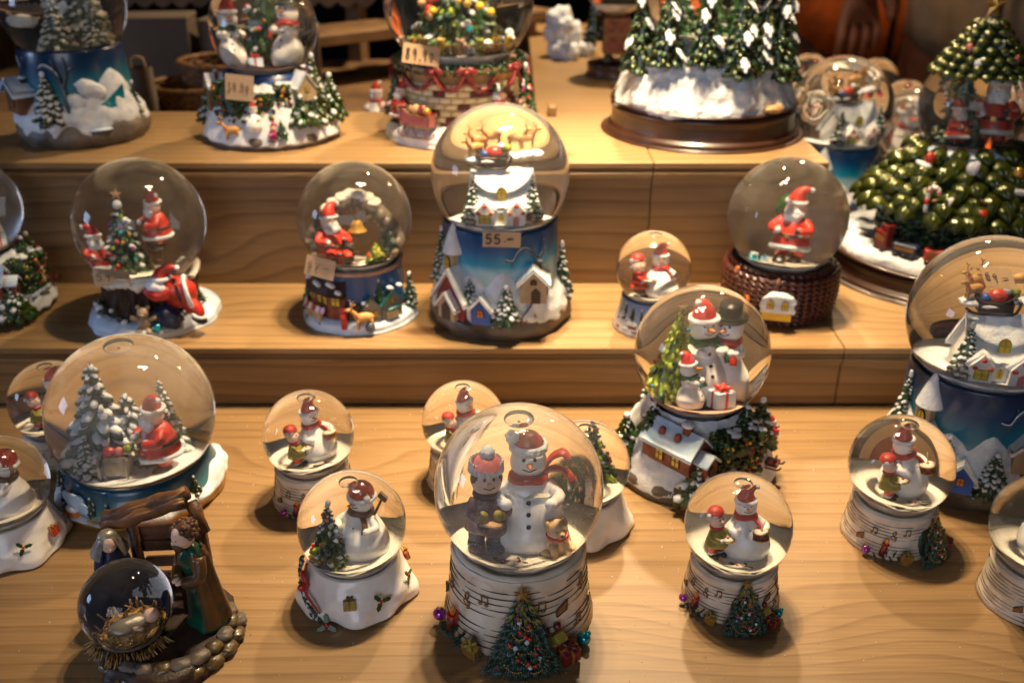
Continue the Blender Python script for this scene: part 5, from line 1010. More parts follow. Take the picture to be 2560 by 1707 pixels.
def robed(p, loc, H, rz, robe, cloak, head, hair, lean, name):
    b = MB(); b.lathe([(0, 0), (1.5, 0), (1.6, .3), (1.3, 1.8), (1.05, 3.4), (.9, 4.6), (1.0, 5.6), (.95, 6.3), (.45, 6.9), (0, 7)], robe, 30, nz=.3, nf=1.1, k=2, sy=.85)
    b.ball((0, -.25, 7.8), (.72, .78, .9), 'skin', lv=3); b.ball((0, -1.0, 7.72), (.13, .2, .2), 'skin', lv=1)
    for s in (-1, 1): P = spline([(s*.85, 0, 6.2), (s*1.15, -.5, 4.9), (s*.35, -1.3, 4.6)], 4); b.tube(P, [.48, .46, .42], cloak, 10); b.ball((s*.2, -1.45, 4.65), (.2, .34, .2), 'skin', lv=1)
    o = build(name, b, p, loc, rz, H/9, rot=(lean, 0, rz))
    e = MB(); e.surf(lambda u, v: ((1.12+.5*(1-v)**1.5+.12*math.sin(u*26))*math.sin(R_(50+260*u))*(1 if v < .9 else .7), (-(1.1+.6*(1-v)**1.5+.12*math.sin(u*26))*math.cos(R_(50+260*u)))*.95*(1 if v < .9 else .7), .4+6.2*v), 40, 10, cloak, False); build('cloak', e, o)
    for s in (-1, 1): e = MB(); e.ball((s*.27, -.95, 7.95), (.08, .05, .06), 'black', lv=0); build('eye', e, o)
    e = MB()
    if hair == 'veil':
        e.surf(lambda u, v: ((.98*math.sin(v*1.75)+max(0, v-.7)*2.3)*math.sin(R_(38+284*u)), -(.98*math.sin(v*1.75)+max(0, v-.7)*1.6)*math.cos(R_(38+284*u))-.1, 8.78-1.1*(1-math.cos(v*1.75))-max(0, v-.7)*2.4), 30, 12, 'silver', False); e.ball((0, .1, 8.2), (.86, .8, .72), 'silver', lv=2); build('veil', e, o)
    else:
        rd = random.Random(3); e.ball((0, .05, 8.15), (.85, .8, .75), 'brown', lv=2)
        for i in range(60): a = rd.uniform(40, 320); t = rd.uniform(-.7, 1.2); e.ball((.84*math.cos(t)*math.sin(R_(a)), -.84*math.cos(t)*math.cos(R_(a)), 8.15+.72*math.sin(t)), .2, 'brown', lv=0)
        build('hair', e, o); e = MB(); e.ball((0, -.75, 7.3), (.5, .35, .5), 'brown', lv=2, nz=.4, nf=3); build('beard', e, o)
    return o
robed(r, (2.25, .6, .95), 7.7, -40, 'emerald', 'bronze_robe', 0, 'curl', 5, 'man_figure'); robed(r, (-4.1, 2.9, .5), 6.2, 28, 'navy', 'navy', 0, 'veil', 12, 'woman_figure')
for (x0, z0, x1, z1, y, w_) in ((-2.6, 5.1, 1.6, 5.5, 3.9, 1.0), (-2.6, 3.9, 1.6, 4.1, 3.9, .9), (-2.4, 2.7, 1.4, 2.9, 3.9, .9), (-2.4, 1.6, 1.4, 1.6, 3.9, .8), (-2.6, 4.6, 1.6, 4.9, 4.1, .9), (-2.5, .9, 1.5, .9, 4.0, .8)):
    e = MB(); e.box(((x0+x1)/2, y, (z0+z1)/2), (x1-x0, .35, w_*.82), 'brown', (0, -math.degrees(math.atan2(z1-z0, x1-x0)), 0), bev=.2); build('stable_plank', e, r)
for x, zt in ((-2.7, 6.2), (1.5, 7.2)): e = MB(); e.tube([(x, 3.5, .4), (x+.05, 3.45, zt*.5), (x, 3.4, zt)], [.42, .36, .34], 'brown', 9); build('stable_post', e, r)
for i, (dy, dz) in enumerate(((-.3, 0), (.25, .15), (.0, .38))):
    e = MB(); P = [(-4.2+x*.9, 3.3+dy+.12*math.sin(x*2+i), 6.0+dz+.33*x+.08*math.sin(x*3+i)) for x in [q*.65 for q in range(10)]]; e.tube(P, [.42, .5, .45, .5, .38], 'timber', 9); e.tube([(a, b_-.25, c+.2) for a, b_, c in P], [.1, .16, .1], 'ochre', 6); build('roof_beam', e, r)
e = MB(); e.tube([(1.2, 3.4, 7.5), (1.9, 3.0, 5.6)], [.4, .36], 'timber', 8); build('roof_beam', e, r)

# ---------------------------------------------------------------- brick fireplace globe, top step middle
r = thing('snow_globe', 'large globe with decorated tree, brick base with red sleigh and 89,90 price tag', 'snow globe', (-5.1, 99.4, 17.6))
R, h = 7.2, 12.9; H = h-.78*R; b = MB(); b.lathe([(0, 0), (6.9, 0), (7.4, .3), (7.3, .9), (6.6, 1.6), (5.6, 1.9)], 'snow', 64, nz=.3, nf=.5, k=3); build('snow_foot', b, r)
b = MB(); b.lathe([(5.55, 1.2), (5.55, H-.6), (5.9, H-.5), (5.95, H-.1), (5.6, H), (4.6, H-.4)], 'tan', 56); build('drum', b, r)
BR = {}
def brickmesh(mat, w_):
    if (mat, w_) not in BR: b = MB(); b.box((0, 0, 0), (w_, .3, .52), mat, bev=.22); o = build('brick', b); BR[(mat, w_)] = o.data; bpy.data.objects.remove(o)
    return BR[(mat, w_)]
rd = random.Random(7)
for row in range(7):
    for i in range(15):
        a = -84+i*12+(6 if row % 2 else 0)
        if abs(a) < 88: link('brick', brickmesh('brick_cream' if rd.random() > .16 else 'burgundy', 1.1), r, at(a, 1.9+row*.6, 5.62), a)
def wreath(p, Rr, z, rad, seed, n=260, a0=-180, a1=180, name='fir_garland', zf=None, mats=('green', 'fir')):
    rd = random.Random(seed); b = MB()
    for i in range(n): a = a0+(a1-a0)*i/n; t = rd.random()*6.28; b.ball(at(a, z+rad*math.sin(t)+(zf(a) if zf else 0), Rr+rad*math.cos(t)), (.16, .1, .3), mats[i % len(mats)], (rd.uniform(-60, 60), rd.uniform(-60, 60), a), 0)
    return build(name, b, p)
wreath(r, 6.1, H-.1, .42, 3, 420)
for a in (-95, -20, 8, 55, 100):
    e = MB(); 
    for s in (-1, 1): e.ball((s*.5, 0, .1), (.55, .2, .38), 'red_dark', (0, s*25, 0), 2); e.tube(spline([(0, -.1, 0), (s*.5, -.15, -.8), (s*1.0, -.1, -1.5)], 3), [.2, .26], 'red_dark', 6, flat=.4, up=(0, 1, 0))
    e.ball((0, -.2, 0), .24, 'red_dark', lv=1); build('bow', e, r, at(a, H-.25, 6.55), a)
for a0, a1 in ((-20, 8), (8, 36), (-60, -20)): e = MB(); e.tube([at(a0+(a1-a0)*i/8, H-.9-1.1*math.sin(i/8*3.14), 6.0) for i in range(9)], .24, 'red_dark', 8); build('swag', e, r)
z = globe(r, R, h, 'snow_cream', bubble=False)
b = MB(); b.prism([(-1.7, .2), (1.5, .2), (1.7, 1.4), (1.1, 1.1), (.4, 1.2), (-.6, 1.2), (-1.3, 1.7), (-1.9, 2.0)], -.5, .5, 'pink'); o = build('sleigh', b, r, at(-32, 1.9, 7.0), -30, rot=(0, 0, -30))
e = MB()
for y in (-.55, .55): 
    e.tube([(-1.9, y, 2.0), (-1.3, y, 1.7), (-.6, y, 1.2), (.4, y, 1.2), (1.1, y, 1.1), (1.7, y, 1.4), (1.5, y, .2), (-1.7, y, .2)], .09, 'old_gold', 6, closed=True); e.tube(spline([(-2.0, y, -.2), (-1.6, y, -.8), (1.6, y, -.8), (2.1, y, -.2)], 4), .1, 'old_gold', 6)
    for x in (-1.1, 0, 1.1): e.tube([(x-.4, y, .2), (x, y, -.7), (x+.4, y, .2)], .07, 'old_gold', 5)
build('runner', e, o)
for x, q, m in ((-.9, .55, 'old_gold'), (-.2, .6, 'tan'), (.5, .6, 'red_dark'), (1.0, .4, 'gold')): e = MB(); e.ball((x, 0, 1.6), (q, .45, q), m, lv=1, nz=.2); build('parcel', e, o)
gentleman(r, at(-62, 1.6, 6.7), 4.4, rz=-50); q = snowman(r, at(38, 1.8, 6.6), 4.3, rz=30, hat='top', scarf='red_dark'); bear(r, at(58, 1.7, 6.9), 1.0, 50, 'brown')
fir(r, at(76, 1.6, 6.6), 5.4, 1.3, 120, 'green', 'snow', .1, 88, size=.3, extra=(('purple', 'snow', 'red'), 12, .16)); fir(r, at(-100, 1.6, 6.6), 5.0, 1.3, 90, 'fir', 'snow', .1, 89)
fir(r, (-.1, .3, z-.1), 8.6, 4.3, 330, 'green', 'snow', .16, 17, size=.18, tip=False, mats=('green', 'fir', 'leaf_light', 'fir_gloss'), extra=(('emerald', 'gold', 'red', 'snow', 'window_yellow', 'cyan', 'tan'), 46, .34))
rd = random.Random(31)
for i in range(16): a = -80+i*10.5; q = rd.uniform(.5, .85); m = ['tan', 'snow', 'lime', 'red', 'gold', 'snow_cream', 'window_yellow', 'brown'][i % 8]; (gift(r, at(a, z, 4.5), (q, q, q), m, 'gold', rz=a) if i % 2 else bear(r, at(a, z, 4.5), .62, a, m))

# ---------------------------------------------------------------- fir wood globe on oval plinth
def plinth(p, r0, H, mat='wood_plinth', sy=1): b = MB(); b.lathe([(0, 0), (r0*.99, 0), (r0, H*.06), (r0, H*.16), (r0*.97, H*.24), (r0*.955, H*.32), (r0*.95, H*.7), (r0*.965, H*.78), (r0*.96, H*.88), (r0*.93, H*.95), (r0*.90, H), (0, H)], mat, 96, k=3, sy=sy); return build('plinth', b, p)
r = thing('snow_globe', 'huge globe on dark wooden plinth on the top step, ringed by tall snowy firs', 'snow globe', (19.3, 101.0, 17.6))
plinth(r, 9.6, 3.1); b = MB()
def mound(u, v):
    a = u*6.2832; pr = [(8.9, 2.6), (8.8, 3.6), (8.3, 4.8), (7.7, 6.0), (7.1, 7.1), (6.4, 7.9), (5.6, 8.3), (4.8, 8.6), (4.2, 8.8)]; t = v*(len(pr)-1); i = min(int(t), len(pr)-2); q = t-i; rr = pr[i][0]*(1-q)+pr[i+1][0]*q; z = pr[i][1]*(1-q)+pr[i+1][1]*q
    rr += .55*noise.noise(Vector((math.sin(a)*3, math.cos(a)*3, z*.35)))+.3*noise.noise(Vector((math.sin(a)*8, math.cos(a)*8, z*.9)))+.12*noise.noise(Vector((math.sin(a)*20, math.cos(a)*20, z*2.5)))
    return (rr*math.sin(a), -rr*math.cos(a), z)
b.surf(mound, 150, 50, 'snow'); build('snow_mound', b, r)
for a, zz, rad, hh, q, s in ((-42, 7.2, 7.4, 8.6, 1.7, 1), (-12, 7.4, 7.2, 8.2, 1.6, 2), (14, 6.4, 7.5, 9.8, 1.75, 3), (36, 6.8, 7.4, 8.0, 1.4, 11), (56, 5.6, 7.6, 9.8, 1.85, 4), (82, 5.2, 7.6, 9.5, 1.9, 5), (-72, 6.0, 7.4, 9, 1.9, 6), (180, 5, 7, 8, 1.8, 9)):
    o = fir(r, at(a, zz, rad-.3), hh, q*1.1, 210, 'fir_gloss', 'snow', .0, s+400, size=.27, lv=1, tip=False, mats=('fir_gloss', 'fir', 'fir')); q *= 1.1; rd = random.Random(s)
    for i in range(4): t = (i+rd.random())*.2; an = rd.uniform(-60, 60); e = MB(); e.ball((0, 0, 0), (.42, .75, .12), 'snow', None, 2, nz=.7, nf=2.8); build('snow_clump', e, o, at(an, hh*(.12+.85*t), q*(1-t)**.85*.93), rot=(50, 0, an+rd.uniform(-30, 30)))
z = globe(r, 7.6, 14.6, 'snow_cream', bubble=False)
e = MB(); e.ball((0, 0, 0), (1.2, .5, .45), 'tan', lv=2, nz=.3); build('log', e, r, at(38, 3.5, 8.9), 38)
for i in range(3): fir(r, (-2.4+2.4*i, 0, z), 6, 1.8, 60, 'green', 'snow', .3, i+500)

# ---------------------------------------------------------------- big tree shaped musical globe, right
r = thing('snow_globe', 'tall fir tree shaped globe, glossy green branches, gold star, toy train round its foot', 'snow globe', (43.3, 93.6, 5.6))
plinth(r, 12.0, 2.3); b = MB(); b.lathe([(10.6, 2.2), (10.4, 2.9), (9.6, 3.2), (8.6, 3.3), (7.4, 3.0), (5, 3.4), (0, 3.6)], 'snow', 90, nz=.5, nf=.6, k=3, znz=.2); build('snow_ring', b, r)
b = MB(); b.lathe([(6.4, 2.8), (6.3, 5), (7.6, 6.8), (6.4, 8.4), (4.4, 11.2), (3.6, 12.2), (0, 12.3)], 'fir', 48, nz=.5, nf=1); build('tree_core', b, r)
rd = random.Random(77)
me_t = []
for m in ('fir_gloss', 'fir_gloss', 'fir_gloss'):
    b = MB(); b.surf(lambda u, v: ((u*2-1)*.86*math.sin(math.pi*(.22+.78*v))**.75*(1+.10*math.sin(u*19)*v), -.15-1.35*v-.34*(1-(u*2-1)**2)*math.sin(math.pi*v)-.16*abs(math.sin(u*9.4))*v**.7, .75-.15*v-1.0*v*v-.45*(u*2-1)**2*(1-v*.5)), 13, 9, m, False); b.ball((0, -.15, .1), (.7, .6, .45), 'fir', lv=1); o = build('branch_tip', b); me_t.append(o.data); bpy.data.objects.remove(o)
for row, (zz, rad, n) in enumerate(((7.1, 7.9, 30), (7.95, 7.3, 28), (8.8, 6.7, 26), (9.65, 6.0, 23), (10.5, 5.3, 20), (11.3, 4.6, 17), (12.0, 3.9, 14))):
    for i in range(n):
        a = i*360/n+(180/n if row % 2 else 0)+rd.uniform(-3, 3); av = (a+180) % 360-180
        if abs(av) < 118: link('branch_tip', me_t[rd.randrange(3)], r, at(a, zz+rd.uniform(-.15, .15), rad), s=rd.uniform(.98, 1.3), rot=(rd.uniform(-12, 8), rd.uniform(-12, 12), a+rd.uniform(-8, 8)))
b = MB()
for i in range(260): a = rd.uniform(-120, 120); b.ball(at(a, rd.uniform(3.2, 6.2), 6.4+rd.uniform(0, .6)), (.5, .3, .35), 'fir', (rd.uniform(-40, 40), 0, a), 0)
build('lower_foliage', b, r)
for a0, zz in ((-75, 9.7), (-10, 9.3), (20, 7.6), (55, 9.0)):
    e = MB(); P = [at(a0+i*5.5, zz-.8*math.sin(i/8*3.14)+.1*i*(-1 if a0 < 0 else .3), 8.3-(zz-8)*.75+.8) for i in range(9)]; e.tube(spline(P, 3), .15, 'old_gold', 6); build('gold_rope', e, r)
for a, zz, rad, m in ((-8, 8.0, 8.7, 'red'), (-52, 11.9, 6.0, 'red'), (40, 10.2, 7.6, 'red'), (22, 11.2, 6.6, 'gold'), (60, 8.3, 8.9, 'purple')): e = MB(); e.ball((0, 0, 0), (.5, .4, .6), m, lv=2); build('bauble', e, r, at(a, zz, rad))
e = MB(); P = spline([(0, 0, -1), (0, 0, .3), (.15, 0, .8), (.6, 0, .8), (.7, 0, .4)], 4); e.tube(P, .16, 'snow', 8)
for i in range(2, len(P)-1, 3): e.tube([P[i], P[i+1]], .175, 'red', 8)
build('candy_cane', e, r, at(-40, 9.0, 8.6), -40, s=1.3)
for a, zz, q in ((-28, 8.4, (.4, .3, 1.0)), (-55, 11.3, (.9, .4, .3)), (20, 9.7, (1.0, .4, .3)), (-15, 11.6, (.6, .4, .7))): e = MB(); e.ball((0, 0, 0), q, 'snow', (0, 10, 0), 1, nz=.3); build('snow_patch', e, r, at(a, zz, 8.6-(zz-8)*.7), a)
b = MB(); drape(b, lambda z: 4.4, 11.6, 12.5, 3, .8, 'snow_blue', n=80, fr=1.3); b.lathe([(4.4, 12.4), (4.0, 12.6), (3.2, 12.3)], 'snow_blue', 40); build('snow_collar', b, r)
R, h = 4.96, 15.9; z = globe(r, R, h, 'tan_pink', bubble=False)
fir(r, (-1.0, -.3, z), 6.8, 2.0, 130, 'fir', 'green', .1, 9, size=.25, extra=(('gold', 'red'), 10, .14)); gentleman(r, (1.3, -.6, z), 6.2, rz=-20); gentleman(r, (-1.6, -1.9, z), 4.2, rz=20, flip=-1)
b = MB(); b.lathe([(0, 19.0), (3.6, 19.0), (3.2, 19.8), (2.2, 21.3), (.9, 23.2), (.2, 23.9)], 'fir', 30); o = build('tree_top', b, r)
for row, (zz, rad, n) in enumerate(((19.1, 3.7, 22), (19.8, 3.2, 19), (20.5, 2.75, 17), (21.2, 2.25, 14), (21.9, 1.75, 11), (22.6, 1.2, 8), (23.3, .7, 6))):
    for i in range(n): a = i*360/n+(180/n if row % 2 else 0); link('branch_tip', me_t[rd.randrange(3)], r, at(a, zz, rad), s=.62, rot=(rd.uniform(-10, 8), 0, a))
for a, zz, rad, m in ((-30, 20.3, 3.4, 'snow'), (10, 21.8, 2.2, 'snow'), (35, 20.6, 3.2, 'pink'), (-55, 21.4, 2.6, 'pink')): e = MB(); e.ball((0, 0, 0), (.35, .2, .45), m, lv=1, nz=.2); build('tree_ornament', e, r, at(a, zz, rad), a)
star(r, (.1, 0, 24.9), 1.25, 'gold', rz=15)
def rail_car(p, a, rad, z, L, Hh, mat, rz, engine=False):
    b = MB(); b.box((0, 0, .35+Hh/2), (L, 1.0, Hh), mat, bev=.12); o = build('engine' if engine else 'rail_car', b, p, at(a, z, rad), rz)
    e = MB()
    for x in (-L*.32, 0, L*.32) if L > 2 else (-L*.28, L*.28):
        for y in (-.52, .52): e.tube([(x, y-.06, .3), (x, y+.06, .3)], .3, 'black', 12)
    build('wheel', e, o); e = MB(); e.box((0, -.5, .4+Hh*.55), (L*.8, .06, Hh*.3), 'ochre'); build('painted_panel', e, o)
    if engine: e = MB(); e.cyl((-.2, 0, Hh+.3), (-.2, 0, Hh+1.0), .18, .3, 'brown_dark', 10); e.box((.5, 0, Hh+.65), (.8, .9, .8), 'red_dark'); build('funnel', e, o)
rail_car(r, -62, 9.0, 3.1, 1.6, 1.7, 'red_dark', -70, True); rail_car(r, -46, 9.1, 3.05, 2.3, 1.15, 'navy', -42); rail_car(r, -27, 9.1, 3.05, 2.6, 1.2, 'red', -24); rail_car(r, -8, 9.1, 3.05, 2.4, 1.2, 'green', -8)
e = MB(); e.ring((0, 0, 3.15), 8.7, .07, 'black', 90, 5); e.ring((0, 0, 3.15), 9.5, .07, 'black', 90, 5); build('rail', e, r)

# ---------------------------------------------------------------- far ornaments
for i, (lab, x, y, rz_, s) in enumerate((('tiny blurred globe far back, left of the tree shaped globe and level with its glass', 55.7, 141.5, 20, 1), ('blurred small globe between the dark plinth of the fir wood globe and the people', 47.5, 162, -40, 1), ('blurred small globe behind the tree shaped globe, nearer than its neighbour', 52.5, 126, 60, 1), ('blurred small globe in the far row in front of the orange jacket', 57, 158, 100, 1), ('blurred small globe in the far row under the beige coat', 66, 150, 10, 1), ('small globe out of focus in the far row beside the rear table edge', 41, 139, 80, 1.1), ('small globe out of focus tucked behind the blurred blue village globe', 38.5, 123, -60, 1.1), ('small globe out of focus in the last row, under the hanging hand', 50.5, 150, 130, 1.05), ('small globe out of focus in the middle of the far group', 49, 133, 200, 1.1))):
    clone(SMALL, lab, (x, y, 5.6), rz_, s)
clone(BIG, 'large blurred globe just behind the left branches of the tree shaped globe', (46.5, 114, 5.6), 70, .95)
clone(COT, 'blurred village globe at the far edge of the right table', (60, 118, 5.6), 30, .9)
r = thing('train_globe', 'blurred red wagon ornament on dark base with fir, standing far back on the rear table', 'snow globe', (13.0, 129, 17.5))
plinth(r, 3.6, 1.6); b = MB(); b.box((0, -1, 5.0), (3.4, 2.6, 4.4), 'brick_red', bev=.08); o = build('wagon', b, r); e = MB()
for x in (-1.5, 1.5): e.box((x, -2.35, 5.0), (.2, .12, 4.4), 'old_gold')
for zz in (3.0, 5.2, 7.0): e.box((0, -2.36, zz), (3.3, .12, .2), 'old_gold')
build('frame_strip', e, o)
for x in (-1, 1): e = MB(); e.tube([(x, -2.5, 2.2), (x, -2.3, 2.2)], .75, 'black', 14); build('wheel', e, o)
fir(r, (-2.6, .4, 4), 6.5, 1.6, 90, 'fir_gloss', 'snow', .2, 7); globe(r, 4.2, 11.5, 'snow_cream', bubble=False)
r = thing('snow_rock_ornament', 'blurred white snow rock ornament left of the red wagon on the rear table', 'ornament', (8.6, 142, 17.5)); rd = random.Random(9)
for i in range(8): e = MB(); q = rd.uniform(1.0, 1.9); e.ball((0, 0, 0), (q, q*.9, q*.9), 'snow', lv=2, nz=.35); build('snow_rock', e, r, (rd.uniform(-2.3, 2.2), rd.uniform(-3.5, 3), q*.7+(i % 3)*1.9))

# ---------------------------------------------------------------- sellers' side, behind the top step on the left
cn = thing('back_counter', 'dark wooden counter behind the left end of the top step', 'counter', (0, 0, 0)); board('counter_top', -75, -6, 113, 158, 12.4, 14.2, 'shelf_wood', cn)
for x, y in ((-72, 116), (-9, 116), (-72, 155), (-9, 155)): board('leg', x-1.5, x+1.5, y-1.5, y+1.5, -90, 12.38, 'shelf_wood', cn)
def wicker(loc, rx, ry, H, label, seed):
    r = thing('wicker_basket', label, 'basket', loc, group='wicker baskets'); rd = random.Random(seed)
    for i in range(int(H/.42)):
        z = .25+i*.42; k = 1+.12*z/H; e = MB(); e.tube([(math.sin(t)*rx*k*(1+.025*math.sin(t*17+i*3.14)), -math.cos(t)*ry*k*(1+.025*math.sin(t*17+i*3.14)), z) for t in [q*.0873 for q in range(72)]], .22, 'wicker', 6, closed=True); build('withy', e, r)
    e = MB()
    for i in range(22): t = i*.2856; e.tube([(math.sin(t)*rx, -math.cos(t)*ry, 0), (math.sin(t)*rx*1.12, -math.cos(t)*ry*1.12, H)], .16, 'wicker', 5)
    build('stakes', e, r); e = MB(); e.ball((0, 0, .1), (rx, ry, .15), 'wicker', lv=2); build('basket_floor', e, r); e = MB(); e.ring((0, 0, H+.1), 1, .36, 'wicker', 50, 7, sx=rx*1.13, sy=ry*1.13); build('rim', e, r); return r
wicker((-38.5, 122, 14.2), 5.2, 4.2, 3.4, 'flat wicker basket behind the top step between the two left globes', 1); wicker((-36.0, 127.5, 14.2), 5.0, 4.4, 5.2, 'second wicker basket standing just behind the flat one', 2)
def carton(loc, d, rz, label, mat='paper_white'):
    r = thing('carton', label, 'box', loc, rz, 'pale cartons'); b = MB(); b.box((0, 0, d[2]/2), d, mat, bev=.02); build('body', b, r); e = MB(); e.box((0, -.03, d[2]*.98), (d[0]*1.02, d[1]*1.02, d[2]*.06), mat, bev=.2); build('lid', e, r)
carton((-47.0, 137, 14.2), (9, 6, 9.5), 5, 'pale carton at the left behind the baskets, under the scalloped shelf'); carton((-37.0, 138, 14.2), (8, 6, 9), -6, 'pale carton behind the baskets, right of its twin'); carton((-28.5, 137, 14.2), (5.5, 6, 8), 10, 'narrow pale carton behind the village globe of the top step')
r = thing('paper_bag', 'crumpled pale paper bag beside the dark winter lake globe', 'bag', (-42.9, 116.5, 14.2)); b = MB(); b.surf(lambda u, v: ((1.9+.25*math.sin(u*19))*math.sin(u*6.2832)*(1-.15*v), -(1.1+.2*math.cos(u*13))*math.cos(u*6.2832), 6.6*v), 40, 8, 'paper_white'); build('body', b, r); e = MB(); e.tube(spline([(-.8, 0, 6.4), (-.6, 0, 7.6), (.6, 0, 7.6), (.8, 0, 6.4)], 4), .12, 'tan', 6); build('handle', e, r)
r = thing('wall_shelf', 'wooden shelf with a scalloped front edge high at the back left', 'shelf', (0, 0, 0)); b = MB(); b.box((-52, 158, 25.6), (64, 13, .9), 'shelf_wood', bev=.05); build('shelf_board', b, r)
n = 24; pts = [(-84, 25.4)]; top = 25.4
for i in range(n):
    for k in range(5): t = k/5; pts.append((-84+64*(i+t)/n, 23.6-.9*abs(math.sin(3.1416*t))))
pts += [(-20, 23.6), (-20, 25.4)]; b = MB(); V = [(x, 151.2, z) for x, z in pts]+[(x, 151.9, z) for x, z in pts]; N = len(pts); F = []
V += [(x, 151.2, 25.4) for x, z in pts]+[(x, 151.9, 25.4) for x, z in pts]
for i in range(1, N-1): F += [(i, i+1, 2*N+i+1, 2*N+i), (N+i+1, N+i, 3*N+i, 3*N+i+1), (i+1, i, N+i, N+i+1)]
b.poly(V, F, 'shelf_wood'); build('scalloped_edge', b, r)
for x in (-80, -24): board('bracket', x-1, x+1, 156, 164, -90, 25.1, 'shelf_wood', r)
r = thing('side_shelf', 'plain wooden shelf slanting away behind the village globe of the top step', 'shelf', (-14, 150, 0), 38); b = MB(); b.box((0, 0, 20.5), (46, 9, 1.4), 'shelf_wood', bev=.05); build('shelf_board', b, r)
for x in (-19, 19): e = MB(); e.box((x, 0, -35.2), (1.6, 7, 110), 'shelf_wood', bev=.02); build('leg', e, r)
rd = random.Random(14)
for i, (x, y, m, lab) in enumerate(((-49, 156, 'green', 'blurred green wreath with a yellow bauble on the scalloped shelf'), (-38, 156, 'snow', 'blurred white and red wreath on the scalloped shelf, right of the green one'), (-60, 156, 'fir', 'blurred dark wreath on the scalloped shelf above the winter lake globe'))):
    r = thing('wreath', lab, 'wreath', (x, y, 26.1)); wreath(r, 2.9, 1.0, .8, i+50, 260, name='foliage', mats=(m, 'fir'))
    for k in range(6): e = MB(); e.ball((0, 0, 0), .55, ('red', 'window_yellow', 'gold')[k % 3], lv=1); build('bauble', e, r, at(k*60, 1.4, 3.3))
for i, (x, y, z, hh, m) in enumerate(((-16, 152, 21.2, 7, 'brown_dark'), (-12, 155, 21.2, 6, 'black'), (-8.5, 157, 21.2, 5, 'brick_red'))):
    r = thing('storage_jar', ('dark brown', 'black', 'brick red')[i]+' jar on the slanting side shelf, deep in the shade', 'jar', (x, y, z)); b = MB(); b.lathe([(0, 0), (1.5, 0), (1.7, hh*.5), (1.4, hh*.8), (1.0, hh*.9), (0, hh*.9)], m, 20); build('body', b, r); e = MB(); e.lathe([(1.1, 0), (1.1, .5), (0, .6)], 'black', 16, c=(0, 0, hh*.9)); build('lid', e, r)
for i, (x, y, hh, m, lab) in enumerate(((-13.2, 114.5, 4.2, 'brick_red', 'dim red figurine on the back counter left of the brick globe'), (-15.8, 116, 3.6, 'paper_white', 'dim pale figurine on the back counter left of the brick globe'))):
    r = thing('figurine', lab, 'figurine', (x, y, 14.2)); (gentleman if i == 0 else snowman)(r, (0, 0, 0), hh+1.5)
b = MB(); b.box((0, 0, 0), (.9, 2.2, 1.0), 'pine_edge', bev=.1); o = build('wood_offcut', b, None, (4.3, 107.0, 18.12)); o['label'] = 'small pine offcut lying at the back of the top step beside the brick globe'; o['category'] = 'wood block'

# ---------------------------------------------------------------- customers at the far side of the stall
def skin(name, V, E, mat, parent=None, lv=2, loc=(0, 0, 0), rz=0):
    me = bpy.data.meshes.new(name+'_cage'); me.from_pydata([[q*U for q in v[:3]] for v in V], E, []); o = bpy.data.objects.new(name, me); COL.objects.link(o)
    s = o.modifiers.new('s', 'SKIN'); ly = me.skin_vertices[0] if me.skin_vertices else None
    if ly is None: bpy.context.view_layer.update(); ly = me.skin_vertices[0]
    for i, v in enumerate(V): r1 = v[3]*U; r2 = (v[4] if len(v) > 4 else v[3])*U; ly.data[i].radius = (r1, r2)
    ly.data[0].use_root = True
    m2 = o.modifiers.new('u', 'SUBSURF'); m2.levels = lv; m2.render_levels = lv
    dg = bpy.context.evaluated_depsgraph_get(); dg.update(); nm = bpy.data.meshes.new_from_object(o.evaluated_get(dg)); bpy.data.objects.remove(o)
    nm.materials.clear(); nm.materials.append(M[mat]); nm.polygons.foreach_set('use_smooth', [True]*len(nm.polygons)); return link(name, nm, parent, loc, rz)
